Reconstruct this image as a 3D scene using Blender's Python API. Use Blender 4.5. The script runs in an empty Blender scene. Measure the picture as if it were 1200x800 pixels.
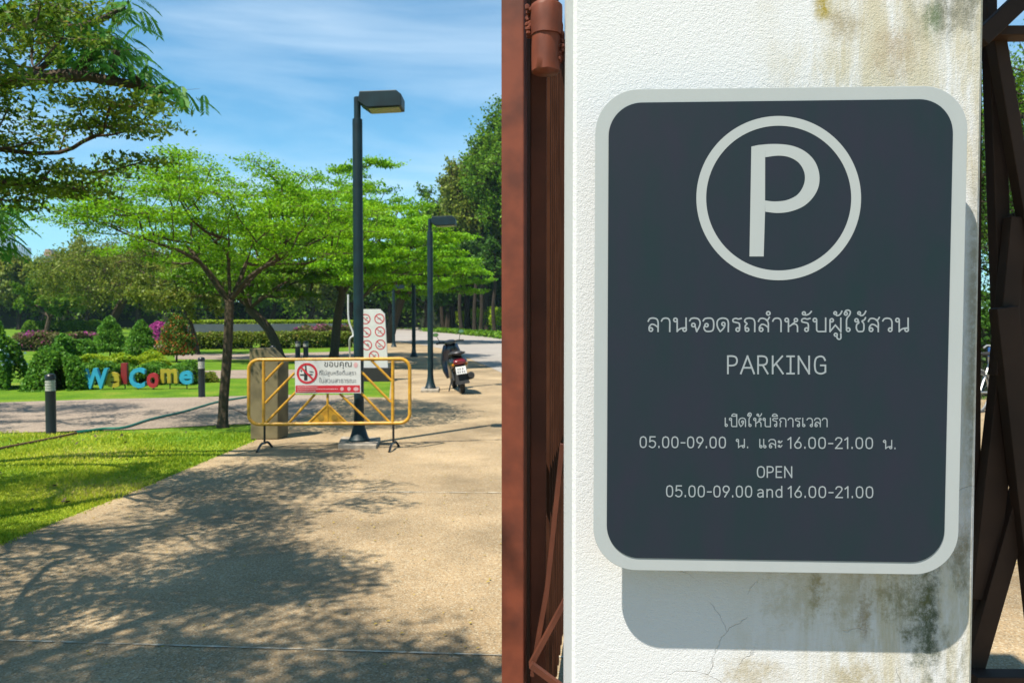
import bpy, bmesh, math, random
import numpy as np
from mathutils import Vector, Matrix
R = math.radians
scene = bpy.context.scene

# ------------------------------------------------------------------ camera
CAM_H, PITCH, F = 1.5, 1.72, 933.0
cd = bpy.data.cameras.new('camera'); cam = bpy.data.objects.new('camera', cd)
scene.collection.objects.link(cam); scene.camera = cam
cam.location = (0, 0, CAM_H); cam.rotation_euler = (R(90 - PITCH), 0, 0)
cd.sensor_width = 36; cd.lens = 36 * F / 1200; cd.clip_start = 0.05; cd.clip_end = 6000
cd.dof.use_dof = True; cd.dof.focus_distance = 1.27; cd.dof.aperture_fstop = 15

# ------------------------------------------------------------------ light
SD = Vector((0.37, 0.42, -1.0)).normalized()          # direction the sunlight travels
elev = math.asin(-SD.z); az = math.atan2(-SD.x, -SD.y) # azimuth of the sun from +Y, clockwise
w = bpy.data.worlds.new('World'); scene.world = w; w.use_nodes = True
nt = w.node_tree; N = nt.nodes; L = nt.links
bg = N['Background']
sky = N.new('ShaderNodeTexSky'); sky.sky_type = 'NISHITA'; sky.sun_disc = False
sky.sun_elevation = elev; sky.sun_rotation = az
sky.air_density = 1.0; sky.dust_density = 0.05; sky.ozone_density = 2.2; sky.altitude = 0
tc = N.new('ShaderNodeTexCoord')
mp = N.new('ShaderNodeMapping'); mp.inputs['Scale'].default_value = (.9, 1.4, 6.0); mp.inputs['Rotation'].default_value = (0, R(22), 0)
mp.inputs['Location'].default_value = (.35, .1, .9)
nz = N.new('ShaderNodeTexNoise'); nz.inputs['Scale'].default_value = 1.7; nz.inputs['Detail'].default_value = 7; nz.inputs['Roughness'].default_value = .52; nz.inputs['Distortion'].default_value = .35
rp = N.new('ShaderNodeValToRGB'); rp.color_ramp.elements[0].position = .47; rp.color_ramp.elements[1].position = .80
rp.color_ramp.elements[1].color = (.62, .62, .62, 1)
tint = N.new('ShaderNodeMix'); tint.data_type = 'RGBA'; tint.blend_type = 'MULTIPLY'; tint.inputs[0].default_value = 1
tint.inputs[7].default_value = (.69, 1.31, 1.43, 1)
mx = N.new('ShaderNodeMix'); mx.data_type = 'RGBA'; mx.inputs[7].default_value = (8.5, 9.9, 11.0, 1)
L.new(tc.outputs['Generated'], mp.inputs[0]); L.new(mp.outputs[0], nz.inputs['Vector']); L.new(nz.outputs[0], rp.inputs[0])
L.new(sky.outputs[0], tint.inputs[6]); L.new(tint.outputs[2], mx.inputs[6]); L.new(rp.outputs[0], mx.inputs[0])
L.new(mx.outputs[2], bg.inputs[0]); bg.inputs[1].default_value = 0.06

sl = bpy.data.lights.new('sun', 'SUN'); sl.energy = 5.0; sl.angle = R(.55); sl.color = (1, .925, .80)
sun = bpy.data.objects.new('sun', sl); scene.collection.objects.link(sun)
sun.rotation_euler = SD.to_track_quat('-Z', 'Y').to_euler(); sun.location = (-5, -6, 15)
scene.view_settings.view_transform = 'Standard'; scene.view_settings.look = 'None'
scene.view_settings.gamma = 1; scene.view_settings.exposure = 0.98
scene.view_settings.use_curve_mapping = False
scene.cycles.max_bounces = 6; scene.cycles.transparent_max_bounces = 4
scene.cycles.use_adaptive_sampling = True

# ------------------------------------------------------------------ helpers
def ray(px, py):
    a = R(PITCH); dx = (px - 600) / F; dv = (400 - py) / F
    return Vector((dx, math.cos(a) + dv * math.sin(a), -math.sin(a) + dv * math.cos(a)))
def G(px, py, z=0.0):                      # photo pixel -> point on the ground
    r = ray(px, py); t = (z - CAM_H) / r.z
    return Vector((r.x * t, r.y * t, z))
def Y(px, py, y):                          # photo pixel -> point on a plane y = const
    r = ray(px, py); t = y / r.y
    return Vector((r.x * t, y, CAM_H + r.z * t))
def tag(o, label=None, cat=None, group=None, kind=None):
    if label: o['label'] = label
    if cat: o['category'] = cat
    if group: o['group'] = group
    if kind: o['kind'] = kind
    return o
def link(o, parent=None):
    scene.collection.objects.link(o)
    if parent is not None: o.parent = parent
    return o
def empty(name, loc, label, cat, group=None, rz=0):
    o = bpy.data.objects.new(name, None); o.empty_display_size = .1
    link(o); o.location = loc; o.rotation_euler = (0, 0, rz)
    return tag(o, label, cat, group)
def mesh_obj(name, verts, faces, mat, parent=None, smooth=False, world=False):
    """verts in the parent's space, or in world space when world=True (parents here are unrotated unless stated)"""
    me = bpy.data.meshes.new(name)
    if world and parent is not None:
        inv = Matrix.LocRotScale(parent.location, parent.rotation_euler, None).inverted()
        verts = [tuple(inv @ Vector(v)) for v in verts]
    me.from_pydata([tuple(v) for v in verts], [], faces); me.materials.append(mat)
    if smooth: me.polygons.foreach_set('use_smooth', [True] * len(me.polygons))
    me.update()
    return link(bpy.data.objects.new(name, me), parent)
class MB:
    def __init__(s): s.v = []; s.f = []
    def add(s, vs, fs):
        b = len(s.v); s.v += [tuple(v) for v in vs]; s.f += [tuple(i + b for i in f) for f in fs]; return s
    def box(s, c, d, rz=0, m=None):
        vs = [Vector((sx * d[0] / 2, sy * d[1] / 2, sz * d[2] / 2)) for sx in (-1, 1) for sy in (-1, 1) for sz in (-1, 1)]
        M = m if m is not None else Matrix.Rotation(rz, 3, 'Z')
        vs = [M @ v + Vector(c) for v in vs]
        return s.add(vs, [(0, 1, 3, 2), (4, 6, 7, 5), (0, 4, 5, 1), (2, 3, 7, 6), (0, 2, 6, 4), (1, 5, 7, 3)])
    def bar(s, a, b, wd, dp):                 # rectangular bar between two points; dp along y
        a = Vector(a); b = Vector(b); d = (b - a); ln = d.length; d.normalize()
        yv = Vector((0, 1, 0)); yv = (yv - d * yv.dot(d)).normalized(); xv = yv.cross(d)
        M = Matrix((xv, yv, d)).transposed()
        return s.box((a + b) / 2, (wd, dp, ln), m=M)
    def tube(s, pts, rad, n=8, cap=True, closed=False):
        pts = [Vector(p) for p in pts]; m = len(pts)
        if not hasattr(rad, '__len__'): rad = [rad] * m
        b = len(s.v); prev = None
        for i, p in enumerate(pts):
            if closed: t = pts[(i + 1) % m] - pts[i - 1]
            else: t = pts[min(i + 1, m - 1)] - pts[max(i - 1, 0)]
            t.normalize()
            if prev is None:
                q = Vector((0, 0, 1)) if abs(t.z) < .9 else Vector((1, 0, 0))
                u = (q - t * q.dot(t)).normalized()
            else:
                u = (prev - t * prev.dot(t)).normalized()
            prev = u; v = t.cross(u)
            for k in range(n):
                a = 2 * math.pi * k / n
                s.v.append(tuple(p + (u * math.cos(a) + v * math.sin(a)) * rad[i]))
        for i in range(m if closed else m - 1):
            j = (i + 1) % m
            for k in range(n):
                k2 = (k + 1) % n
                s.f.append((b + i * n + k, b + i * n + k2, b + j * n + k2, b + j * n + k))
        if cap and not closed:
            s.f.append(tuple(b + k for k in range(n))[::-1]); s.f.append(tuple(b + (m - 1) * n + k for k in range(n)))
        return s
    def lathe(s, c, prof, n=24):              # prof: (r, z) from bottom to top
        b = len(s.v); c = Vector(c)
        for r, z in prof:
            for k in range(n):
                a = 2 * math.pi * k / n
                s.v.append((c.x + r * math.cos(a), c.y + r * math.sin(a), c.z + z))
        for i in range(len(prof) - 1):
            for k in range(n):
                k2 = (k + 1) % n
                s.f.append((b + i * n + k, b + i * n + k2, b + (i + 1) * n + k2, b + (i + 1) * n + k))
        s.f.append(tuple(b + k for k in range(n))[::-1]); s.f.append(tuple(b + (len(prof) - 1) * n + k for k in range(n)))
        return s
    def prism(s, poly, dvec):                 # polygon extruded along dvec
        poly = [Vector(p) for p in poly]; n = len(poly); dv = Vector(dvec)
        vs = poly + [p + dv for p in poly]
        return s.add(vs, [tuple(range(n))[::-1], tuple(range(n, 2 * n))] + [(i, (i + 1) % n, n + (i + 1) % n, n + i) for i in range(n)])
    def build(s, name, mat, parent=None, smooth=False, world=False, bevel=0):
        o = mesh_obj(name, s.v, s.f, mat, parent, smooth, world)
        if bevel:
            m = o.modifiers.new('bevel', 'BEVEL'); m.width = bevel; m.segments = 2; m.limit_method = 'ANGLE'; m.angle_limit = R(40)
        if smooth:
            try:
                o.data.set_sharp_from_angle(angle=R(42))
            except Exception: pass
        return o
def catmull(pts, k=6, closed=False):
    P = [np.array(p, float) for p in pts]; n = len(P); out = []
    if n < 3: return [tuple(p) for p in P]
    rng_ = range(n if closed else n - 1)
    for i in rng_:
        p0 = P[(i - 1) % n] if (closed or i > 0) else P[0] * 2 - P[1]
        p1 = P[i]; p2 = P[(i + 1) % n]
        p3 = P[(i + 2) % n] if (closed or i < n - 2) else P[-1] * 2 - P[-2]
        for j in range(k):
            t = j / k
            out.append(tuple(.5 * ((2 * p1) + (-p0 + p2) * t + (2 * p0 - 5 * p1 + 4 * p2 - p3) * t * t + (-p0 + 3 * p1 - 3 * p2 + p3) * t ** 3)))
    if not closed: out.append(tuple(P[-1]))
    return out

# ------------------------------------------------------------------ materials
ALB = .69      # all reflectances sit this far below the listed tone, the exposure makes up for it
def al(c): return tuple(x * ALB for x in c)
def mat_new(name):
    m = bpy.data.materials.new(name); m.use_nodes = True
    return m, m.node_tree.nodes, m.node_tree.links, m.node_tree.nodes['Principled BSDF']
def plain(name, col, rough=.5, metal=0, var=.12, nscale=30, bump=0, spec=.5, col2=None, detail=5):
    col = al(col); col2 = al(col2) if col2 else None
    m, N, L, b = mat_new(name)
    b.inputs['Roughness'].default_value = rough; b.inputs['Metallic'].default_value = metal
    b.inputs['Specular IOR Level'].default_value = spec
    tc = N.new('ShaderNodeTexCoord'); nz = N.new('ShaderNodeTexNoise'); nz.inputs['Scale'].default_value = nscale; nz.inputs['Detail'].default_value = detail
    L.new(tc.outputs['Object'], nz.inputs['Vector'])
    mx = N.new('ShaderNodeMix'); mx.data_type = 'RGBA'
    c2 = col2 or tuple(c * (1 - var) for c in col)
    mx.inputs[6].default_value = (*[min(1, c * (1 + var)) for c in col], 1); mx.inputs[7].default_value = (*c2, 1)
    r = N.new('ShaderNodeValToRGB'); r.color_ramp.elements[0].position = .35; r.color_ramp.elements[1].position = .68
    L.new(nz.outputs[0], r.inputs[0]); L.new(r.outputs[0], mx.inputs[0]); L.new(mx.outputs[2], b.inputs['Base Color'])
    if bump:
        bp = N.new('ShaderNodeBump'); bp.inputs['Strength'].default_value = 1; bp.inputs['Distance'].default_value = bump
        L.new(nz.outputs[0], bp.inputs['Height']); L.new(bp.outputs[0], b.inputs['Normal'])
    return m
def leaf_mat(name, c1, c2, trans=.38, c3=None):
    c1 = al(c1); c2 = al(c2); c3 = al(c3) if c3 else None
    m, N, L, b = mat_new(name)
    at = N.new('ShaderNodeAttribute'); at.attribute_name = 'var'
    r = N.new('ShaderNodeValToRGB'); r.color_ramp.elements[0].color = (*c1, 1); r.color_ramp.elements[1].color = (*c2, 1)
    if c3:
        r.color_ramp.elements[1].position = .86; e = r.color_ramp.elements.new(.97); e.color = (*c3, 1)
    L.new(at.outputs['Fac'], r.inputs[0]); L.new(r.outputs[0], b.inputs['Base Color'])
    b.inputs['Roughness'].default_value = .5; b.inputs['Specular IOR Level'].default_value = .18
    tr = N.new('ShaderNodeBsdfTranslucent'); ms = N.new('ShaderNodeMixShader'); ms.inputs[0].default_value = trans
    hs = N.new('ShaderNodeHueSaturation'); hs.inputs['Hue'].default_value = .485; hs.inputs['Value'].default_value = 1.5
    L.new(r.outputs[0], hs.inputs['Color']); L.new(hs.outputs[0], tr.inputs[0])
    L.new(b.outputs[0], ms.inputs[1]); L.new(tr.outputs[0], ms.inputs[2])
    L.new(ms.outputs[0], N['Material Output'].inputs[0])
    return m
def ground_mat(name, base, specks, nscale=90, mott=1.2, bump=.002, rough=.85, stain=.25):
    """exposed aggregate: coloured stones (voronoi) in a base, blotched by slow noise"""
    base = al(base); specks = [al(c) for c in specks]
    m, N, L, b = mat_new(name)
    b.inputs['Roughness'].default_value = rough; b.inputs['Specular IOR Level'].default_value = .2
    tc = N.new('ShaderNodeTexCoord')
    vo = N.new('ShaderNodeTexVoronoi'); vo.inputs['Scale'].default_value = nscale
    L.new(tc.outputs['Object'], vo.inputs['Vector'])
    rr = N.new('ShaderNodeValToRGB'); rr.color_ramp.interpolation = 'CONSTANT'
    els = rr.color_ramp.elements; els[0].color = (*base, 1); els[1].color = (*specks[-1], 1); els[1].position = .93
    for i, c in enumerate(specks[:-1]):
        e = els.new(.42 + .5 * i / len(specks)); e.color = (*c, 1)
    sx = N.new('ShaderNodeSeparateColor'); L.new(vo.outputs['Color'], sx.inputs[0]); L.new(sx.outputs[0], rr.inputs[0])
    n1 = N.new('ShaderNodeTexNoise'); n1.inputs['Scale'].default_value = mott; n1.inputs['Detail'].default_value = 8; n1.inputs['Roughness'].default_value = .62
    L.new(tc.outputs['Object'], n1.inputs['Vector'])
    r2 = N.new('ShaderNodeMapRange'); r2.inputs[1].default_value = .3; r2.inputs[2].default_value = .7
    r2.inputs[3].default_value = 1 - stain; r2.inputs[4].default_value = 1 + stain * .6
    L.new(n1.outputs[0], r2.inputs[0])
    mu = N.new('ShaderNodeVectorMath'); mu.operation = 'SCALE'
    L.new(rr.outputs[0], mu.inputs[0]); L.new(r2.outputs[0], mu.inputs['Scale']); L.new(mu.outputs[0], b.inputs['Base Color'])
    bp = N.new('ShaderNodeBump'); bp.inputs['Distance'].default_value = bump; bp.inputs['Strength'].default_value = .8
    L.new(vo.outputs['Distance'], bp.inputs['Height']); L.new(bp.outputs[0], b.inputs['Normal'])
    return m
M = {}
M['aggregate'] = ground_mat('aggregate paving', (.44, .325, .19), [(.49, .38, .24), (.34, .25, .15), (.55, .46, .31), (.42, .29, .15), (.27, .21, .13)], 125, .8, stain=.42)
M['path'] = ground_mat('grey pink path', (.36, .285, .22), [(.42, .34, .27), (.28, .22, .17), (.38, .31, .24)], 60, .9, stain=.2)
M['road'] = ground_mat('pale concrete road', (.40, .36, .32), [(.44, .40, .36), (.36, .33, .29), (.42, .38, .33)], 40, .3, stain=.12)
M['kerb'] = plain('kerb concrete', (.42, .38, .32), .9, var=.2, nscale=6, bump=.003)
M['joint'] = plain('pale joint mortar', (.58, .51, .39), .9, var=.3, nscale=9, bump=.002)
M['joint_shadow'] = plain('dark joint and shadow', (.06, .05, .045), .9)  # tone of the dark paving line, shadow included
def grass_ground():
    m, N, L, b = mat_new('lawn'); b.inputs['Roughness'].default_value = .95; b.inputs['Specular IOR Level'].default_value = .1
    tc = N.new('ShaderNodeTexCoord')
    n1 = N.new('ShaderNodeTexNoise'); n1.inputs['Scale'].default_value = 1.1; n1.inputs['Detail'].default_value = 9; n1.inputs['Roughness'].default_value = .66
    n2 = N.new('ShaderNodeTexNoise'); n2.inputs['Scale'].default_value = 38; n2.inputs['Detail'].default_value = 6
    for n in (n1, n2): L.new(tc.outputs['Object'], n.inputs['Vector'])
    r = N.new('ShaderNodeValToRGB'); e = r.color_ramp.elements
    e[0].position = .3; e[0].color = (0.0483, 0.1242, 0.0069, 1); e[1].position = .72; e[1].color = (0.1863, 0.2208, 0.0276, 1)
    x = e.new(.52); x.color = (0.0966, 0.1863, 0.0103, 1)
    L.new(n1.outputs[0], r.inputs[0])
    mr = N.new('ShaderNodeMapRange'); mr.inputs[1].default_value = .3; mr.inputs[2].default_value = .7; mr.inputs[3].default_value = .5; mr.inputs[4].default_value = 1.35
    L.new(n2.outputs[0], mr.inputs[0])
    mu = N.new('ShaderNodeVectorMath'); mu.operation = 'SCALE'; L.new(r.outputs[0], mu.inputs[0]); L.new(mr.outputs[0], mu.inputs['Scale'])
    L.new(mu.outputs[0], b.inputs['Base Color'])
    bp = N.new('ShaderNodeBump'); bp.inputs['Distance'].default_value = .02; L.new(n2.outputs[0], bp.inputs['Height']); L.new(bp.outputs[0], b.inputs['Normal'])
    return m
M['lawn'] = grass_ground()
M['blade'] = leaf_mat('grass blades', (.22, .40, .015), (.62, .66, .05), .3, (.62, .52, .18))
M['leaf_bright'] = leaf_mat('bright green leaves', (.08, .28, .005), (.31, .63, .014), .34)
M['leaf_mid'] = leaf_mat('mid green leaves', (.05, .16, .008), (.20, .38, .015), .3)
M['leaf_dark'] = leaf_mat('dark green leaves', (.025, .085, .010), (.085, .21, .018), .3)
M['leaf_olive'] = leaf_mat('olive leaves', (.09, .15, .012), (.25, .32, .035), .3, (.30, .22, .06))
M['leaf_near'] = leaf_mat('olive green layered leaves', (.035, .11, .008), (.17, .29, .02), .3, (.32, .28, .07))
M['leaf_frond'] = leaf_mat('feathery green leaflets', (.05, .20, .03), (.14, .40, .05), .4)
M['leaf_lime'] = leaf_mat('lime leaves', (.20, .38, .015), (.42, .52, .02), .35)
M['leaf_shrub'] = leaf_mat('shrub leaves', (.05, .17, .02), (.16, .38, .03), .33)
M['leaf_red'] = leaf_mat('shrub leaves with red tips', (.04, .13, .015), (.16, .26, .03), .3, (.55, .13, .035))
M['leaf_flower'] = leaf_mat('hedge leaves with blossom', (.10, .13, .03), (.20, .22, .06), .3, (.55, .10, .28))
M['leaf_pink'] = leaf_mat('magenta bracts', (.45, .04, .25), (.62, .12, .42), .35)
M['leaf_fallen'] = leaf_mat('fallen yellow leaves', (.40, .28, .06), (.55, .42, .06), .1)
M['bark'] = plain('bark', (.055, .040, .027), .9, var=.45, nscale=22, bump=.012, spec=.2, col2=(.12, .088, .06), detail=8)
M['bark_dark'] = plain('dark bark', (.05, .038, .028), .95, var=.4, nscale=9, bump=.02, spec=.15)
M['teal'] = plain('dark teal lamp paint', (.003, .021, .028), .5, var=.3, nscale=8, spec=.35)
M['lens'] = plain('lamp lens', (.22, .27, .03), .25, var=.3, nscale=35)
M['black'] = plain('black paint', (.012, .012, .013), .35, var=.2, nscale=20)
M['black_matt'] = plain('matt black', (.014, .014, .014), .8, var=.2, nscale=20)
M['white'] = plain('white paint', (.72, .71, .68), .5, var=.05, nscale=9)
M['band'] = plain('bollard white diffuser', (.55, .53, .47), .35, var=.15, nscale=60)
M['yellow'] = plain('yellow enamel', (.68, .36, .022), .4, var=.12, nscale=18, col2=(.50, .24, .02))
M['red'] = plain('printed red', (.62, .02, .035), .5, var=.04)
M['ink'] = plain('printed black', (.02, .02, .025), .5, var=.1)
M['grey_ink'] = plain('printed grey', (.16, .16, .17), .5, var=.1)
M['pink_ink'] = plain('printed faded pink', (.75, .42, .42), .5, var=.1)
M['wood'] = plain('weathered timber', (.185, .15, .075), .85, var=.3, nscale=5, bump=.006, col2=(.12, .10, .05), detail=10)
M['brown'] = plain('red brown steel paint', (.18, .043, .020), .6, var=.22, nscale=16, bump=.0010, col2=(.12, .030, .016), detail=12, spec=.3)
M['shade_brown'] = plain('brown steel paint darkened for shade', (.050, .024, .014), .7, var=.25, nscale=7, col2=(.035, .017, .010), spec=.25)  # the gate's red brown darkened, shade put into the colour
M['half_shade_brown'] = plain('brown paint with some shade', (.12, .036, .018), .7, var=.25, nscale=7, col2=(.085, .026, .014), spec=.25)  # same gate brown with part of the shade mixed into its colour
M['flat_shade_brown'] = plain('flat brown darkened for shade', (.07, .028, .016), 1, var=.25, nscale=7, spec=.04)  # gate brown dulled and darkened for the shaded bars and edge plate
M['concrete'] = plain('rough concrete', (.36, .31, .24), .95, var=.3, nscale=14, bump=.01)
M['hose_green'] = plain('green hose rubber', (.01, .17, .11), .4)
M['hose_brown'] = plain('brown hose rubber', (.14, .06, .03), .7)

# ------------------------------------------------------------------ the setting: ground, paths, road
def sheet(name, pts, z, mat, label_kind='structure'):
    o = mesh_obj(name, [(p[0], p[1], z) for p in pts], [tuple(range(len(pts)))], mat)
    o['kind'] = label_kind; return o
sheet('ground', [(-2500, -60), (2500, -60), (2500, 4500), (-2500, 4500)], 0, M['lawn'])
def g2(*ps): return [tuple(G(px, py)[:2]) for px, py in ps]
left_edge = [(-3.55, -8), (-3.45, 3), (-3.38, 5.3), (-3.26, 6.7), (-3.2, 8.1), (-3.13, 9.5), (-3.12, 11), (-3.1, 14.4), (-3.0, 15)]
sheet('paving', left_edge + g2((456, 466), (458, 447), (452, 418), (436, 405), (380, 399)) + [(-10, 60), (10, 60), (30, 40), (30, -8)], .006, M['aggregate'])
roadp = g2((590, 438), (575, 431), (560, 425), (545, 418), (530, 412), (515, 408), (500, 405), (480, 402), (460, 400), (430, 398), (395, 397)) \
      + g2((395, 384), (460, 383.5), (500, 387), (530, 390), (560, 393), (585, 396)) + [(6, 52), (26, 46), (26, 27), (3, 22)]
sheet('road', roadp, .012, M['road'])
sheet('path', g2((-60, 474), (0, 472), (120, 468), (240, 465.5), (330, 463), (420, 463)) + [(-3.1, 14.6), (-3.12, 10.6)] + g2((330, 503), (290, 497), (150, 504), (0, 508), (-120, 512)), .010, M['path'])
sheet('path', g2((225, 444), (320, 443), (456, 443.5), (456, 434), (320, 433), (225, 434.5)), .008, M['path'])
sheet('path', g2((205, 421), (320, 421.5), (430, 419), (430, 411), (320, 414.5), (205, 415)), .008, M['path'])
sheet('path', g2((135, 410), (205, 407), (205, 404), (120, 406)), .008, M['path'])
def strip(name, a, b, wd, z, mat, seed=0, n=60):
    a = Vector(a); b = Vector(b); d = (b - a).normalized(); nrm = Vector((-d.y, d.x, 0)); rng = random.Random(seed)
    vs = []; fs = []
    for i in range(n + 1):
        p = a.lerp(b, i / n); wv = wd * rng.uniform(.1, 1.25)
        vs += [(*(p + nrm * wv / 2)[:2], z), (*(p - nrm * wv / 2)[:2], z)]
        if i: fs.append((2 * i - 2, 2 * i - 1, 2 * i + 1, 2 * i))
    o = mesh_obj(name, vs, fs, mat); o['kind'] = 'structure'; return o
strip('paving_line', G(-40, 750.5), G(900, 779), .016, .011, M['joint'], 1, 160)
strip('paving_line', G(392, 577), G(900, 580), .022, .011, M['joint'], 2, 90)
strip('paving_line', G(330, 524), G(700, 512), .028, .011, M['joint_shadow'], 3, 60)  # dark line, partly the barrier's top bar shadow painted on the paving
# kerb of stones along the far side of the road
kb = MB()
rng = random.Random(5)
kpts = [G(*p) for p in ((455, 383), (500, 386.5), (530, 389.5), (560, 392.5), (590, 396), (640, 402))]
for i in range(len(kpts) - 1):
    a, b = kpts[i], kpts[i + 1]; n = max(2, int((b - a).length / .9)); ang = math.atan2(b.y - a.y, b.x - a.x)
    for k in range(n):
        p = a.lerp(b, (k + .5) / n); kb.box((p.x, p.y, .09), ((b - a).length / n * .93, .22, .26 * rng.uniform(.8, 1.15)), ang)
tag(kb.build('kerb', M['kerb']), kind='structure')

# ------------------------------------------------------------------ gate pillar
TP = .040                                             # the wall turns slightly towards the camera on the right
PD = .56
def wall_y(x, off=0): return 1.333 - TP * (x) + .0035 - off
def W(px, py, off=0.0):                               # pixel -> wall plane (or a plane `off` in front of it)
    r = ray(px, py); y0 = 1.3365 - off * math.sqrt(1 + TP * TP)
    t = y0 / (r.y + TP * r.x); return r * t + Vector((0, 0, CAM_H))
pl = W(671, 400); pr = W(1147, 400)
wdir = Vector((1, -TP, 0)).normalized(); wn = Vector((-TP, -1, 0)).normalized()     # wall direction and outward normal
def stucco():
    m, N, L, b = mat_new('stained white stucco'); b.inputs['Roughness'].default_value = .8; b.inputs['Specular IOR Level'].default_value = .2
    tc = N.new('ShaderNodeTexCoord'); sp = N.new('ShaderNodeSeparateXYZ'); L.new(tc.outputs['Object'], sp.inputs[0])
    def noise(scale, detail=6, rough=.6, dist=0, sc=None):
        n = N.new('ShaderNodeTexNoise'); n.inputs['Scale'].default_value = scale; n.inputs['Detail'].default_value = detail
        n.inputs['Roughness'].default_value = rough; n.inputs['Distortion'].default_value = dist
        if sc:
            mm = N.new('ShaderNodeMapping'); mm.inputs['Scale'].default_value = sc; L.new(tc.outputs['Object'], mm.inputs[0]); L.new(mm.outputs[0], n.inputs['Vector'])
        else: L.new(tc.outputs['Object'], n.inputs['Vector'])
        return n.outputs[0]
    def mth(op, a, c, clamp=False):
        n = N.new('ShaderNodeMath'); n.operation = op; n.use_clamp = clamp
        for i, v in enumerate((a, c)):
            if isinstance(v, (int, float)): n.inputs[i].default_value = v
            else: L.new(v, n.inputs[i])
        return n.outputs[0]
    def rng_(v, a, c, d=0, e=1):
        n = N.new('ShaderNodeMapRange'); n.interpolation_type = 'SMOOTHSTEP'; L.new(v, n.inputs[0])
        for i, q in enumerate((a, c, d, e)): n.inputs[i + 1].default_value = q
        return n.outputs[0]
    def mix(fac, a, c):
        n = N.new('ShaderNodeMix'); n.data_type = 'RGBA'; L.new(fac, n.inputs[0])
        for i, v in ((6, a), (7, c)):
            if isinstance(v, tuple): n.inputs[i].default_value = (*al(v), 1)
            else: L.new(v, n.inputs[i])
        return n.outputs[2]
    def spot(u, z, ru, rz, warp=.5):                  # a stain centred at (u, z) with a ragged edge
        du = mth('DIVIDE', mth('SUBTRACT', sp.outputs[0], u), ru); dz = mth('DIVIDE', mth('SUBTRACT', sp.outputs[2], z), rz)
        d = mth('SQRT', mth('ADD', mth('MULTIPLY', du, du), mth('MULTIPLY', dz, dz)), 0)
        d = mth('ADD', d, mth('MULTIPLY', mth('SUBTRACT', noise(30, 10, .82), .5), warp * 6))
        return mth('MULTIPLY', rng_(d, 1.35, .2), rng_(noise(70, 8, .8, 0, (1, 1, .6)), .30, .56))
    u = sp.outputs[0]; z = sp.outputs[2]
    col = mix(rng_(noise(3.2, 7, .6), .45, .8, 0, .25), (.80, .81, .83), (.72, .715, .70))
    right = rng_(mth('ADD', u, mth('MULTIPLY', mth('SUBTRACT', noise(4.5, 8, .7), .5), .5)), .22, .50)
    topbot = mth('MAXIMUM', rng_(z, 1.88, 2.02), rng_(z, 1.26, 1.10))
    st = mth('MULTIPLY', right, rng_(noise(10, 10, .74, .3, (1.7, 1, .28)), .40, .64))
    col = mix(mth('MULTIPLY', st, .85), col, (.60, .54, .38))
    gr = mth('MULTIPLY', rng_(mth('ADD', u, mth('MULTIPLY', mth('SUBTRACT', noise(7, 8, .7), .5), .4)), .42, .66), rng_(noise(23, 10, .80, .2, (1.3, 1, .5)), .46, .66))
    col = mix(mth('MULTIPLY', gr, mth('MULTIPLY', topbot, .75)), col, (.20, .20, .12))
    for (px, py, ru, rz, c, wv, a) in ((965, 8, .018, .028, (.40, .31, .05), .10, 1), (1118, 8, .05, .05, (.17, .17, .13), .5, .8), (1093, 22, .016, .035, (.14, .20, .10), .45, .8),
                                    (1090, 728, .018, .10, (.06, .085, .045), .6, .95), (1075, 745, .02, .05, (.08, .11, .06), .8, .8), (1062, 700, .035, .05, (.17, .17, .07), .9, .7), (955, 690, .010, .05, (.24, .21, .08), .8, .7), (1012, 720, .012, .04, (.22, .15, .07), .9, .6), (1128, 655, .016, .05, (.20, .17, .08), .5, .7),
                                    (1140, 400, .012, .35, (.34, .31, .22), .3, .8), (990, 30, .03, .03, (.33, .26, .13), .6, .6), (1050, 60, .04, .05, (.42, .32, .20), .6, .6),
                                    (935, 700, .05, .05, (.46, .40, .24), .9, .45), (1000, 700, .05, .05, (.40, .34, .18), .9, .5), (880, 790, .06, .03, (.45, .36, .18), .7, .6), (1000, 795, .05, .03, (.40, .32, .14), .7, .7)):
        p = W(px, py); uu = (p - pl).dot(wdir)
        col = mix(mth('MULTIPLY', spot(uu, p.z, ru, rz, wv), a), col, c)
    # hairline cracks
    vo = N.new('ShaderNodeTexVoronoi'); vo.feature = 'DISTANCE_TO_EDGE'; vo.inputs['Scale'].default_value = 5.2
    nv = N.new('ShaderNodeTexNoise'); nv.inputs['Scale'].default_value = 9; nv.inputs['Detail'].default_value = 6; L.new(tc.outputs['Object'], nv.inputs['Vector'])
    va = N.new('ShaderNodeMix'); va.data_type = 'RGBA'; va.inputs[0].default_value = .09; L.new(tc.outputs['Object'], va.inputs[6]); L.new(nv.outputs[1], va.inputs[7]); L.new(va.outputs[2], vo.inputs['Vector'])
    crack = mth('MULTIPLY', rng_(vo.outputs['Distance'], .0045, .001), mth('MULTIPLY', rng_(z, 1.32, 1.2), rng_(u, .12, .2)))
    crack = mth('MULTIPLY', crack, rng_(noise(6, 2), .47, .56))
    col = mix(mth('MULTIPLY', crack, .2), col, (.12, .10, .07))
    L.new(col, b.inputs['Base Color'])
    h = mth('ADD', mth('MULTIPLY', noise(400, 3, .55, .4), 1.0), mth('MULTIPLY', noise(150, 3, .55, .3), .9))
    h = mth('SUBTRACT', h, mth('MULTIPLY', crack, .8)); h = mth('SUBTRACT', h, mth('MULTIPLY', gr, .25))
    bp = N.new('ShaderNodeBump'); bp.inputs['Distance'].default_value = .0011; bp.inputs['Strength'].default_value = .9
    L.new(h, bp.inputs['Height']); L.new(bp.outputs[0], b.inputs['Normal'])
    return m
M['stucco'] = stucco()
wid = (pr - pl).dot(wdir)
pil = MB(); H = 3.9
c = .006
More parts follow.
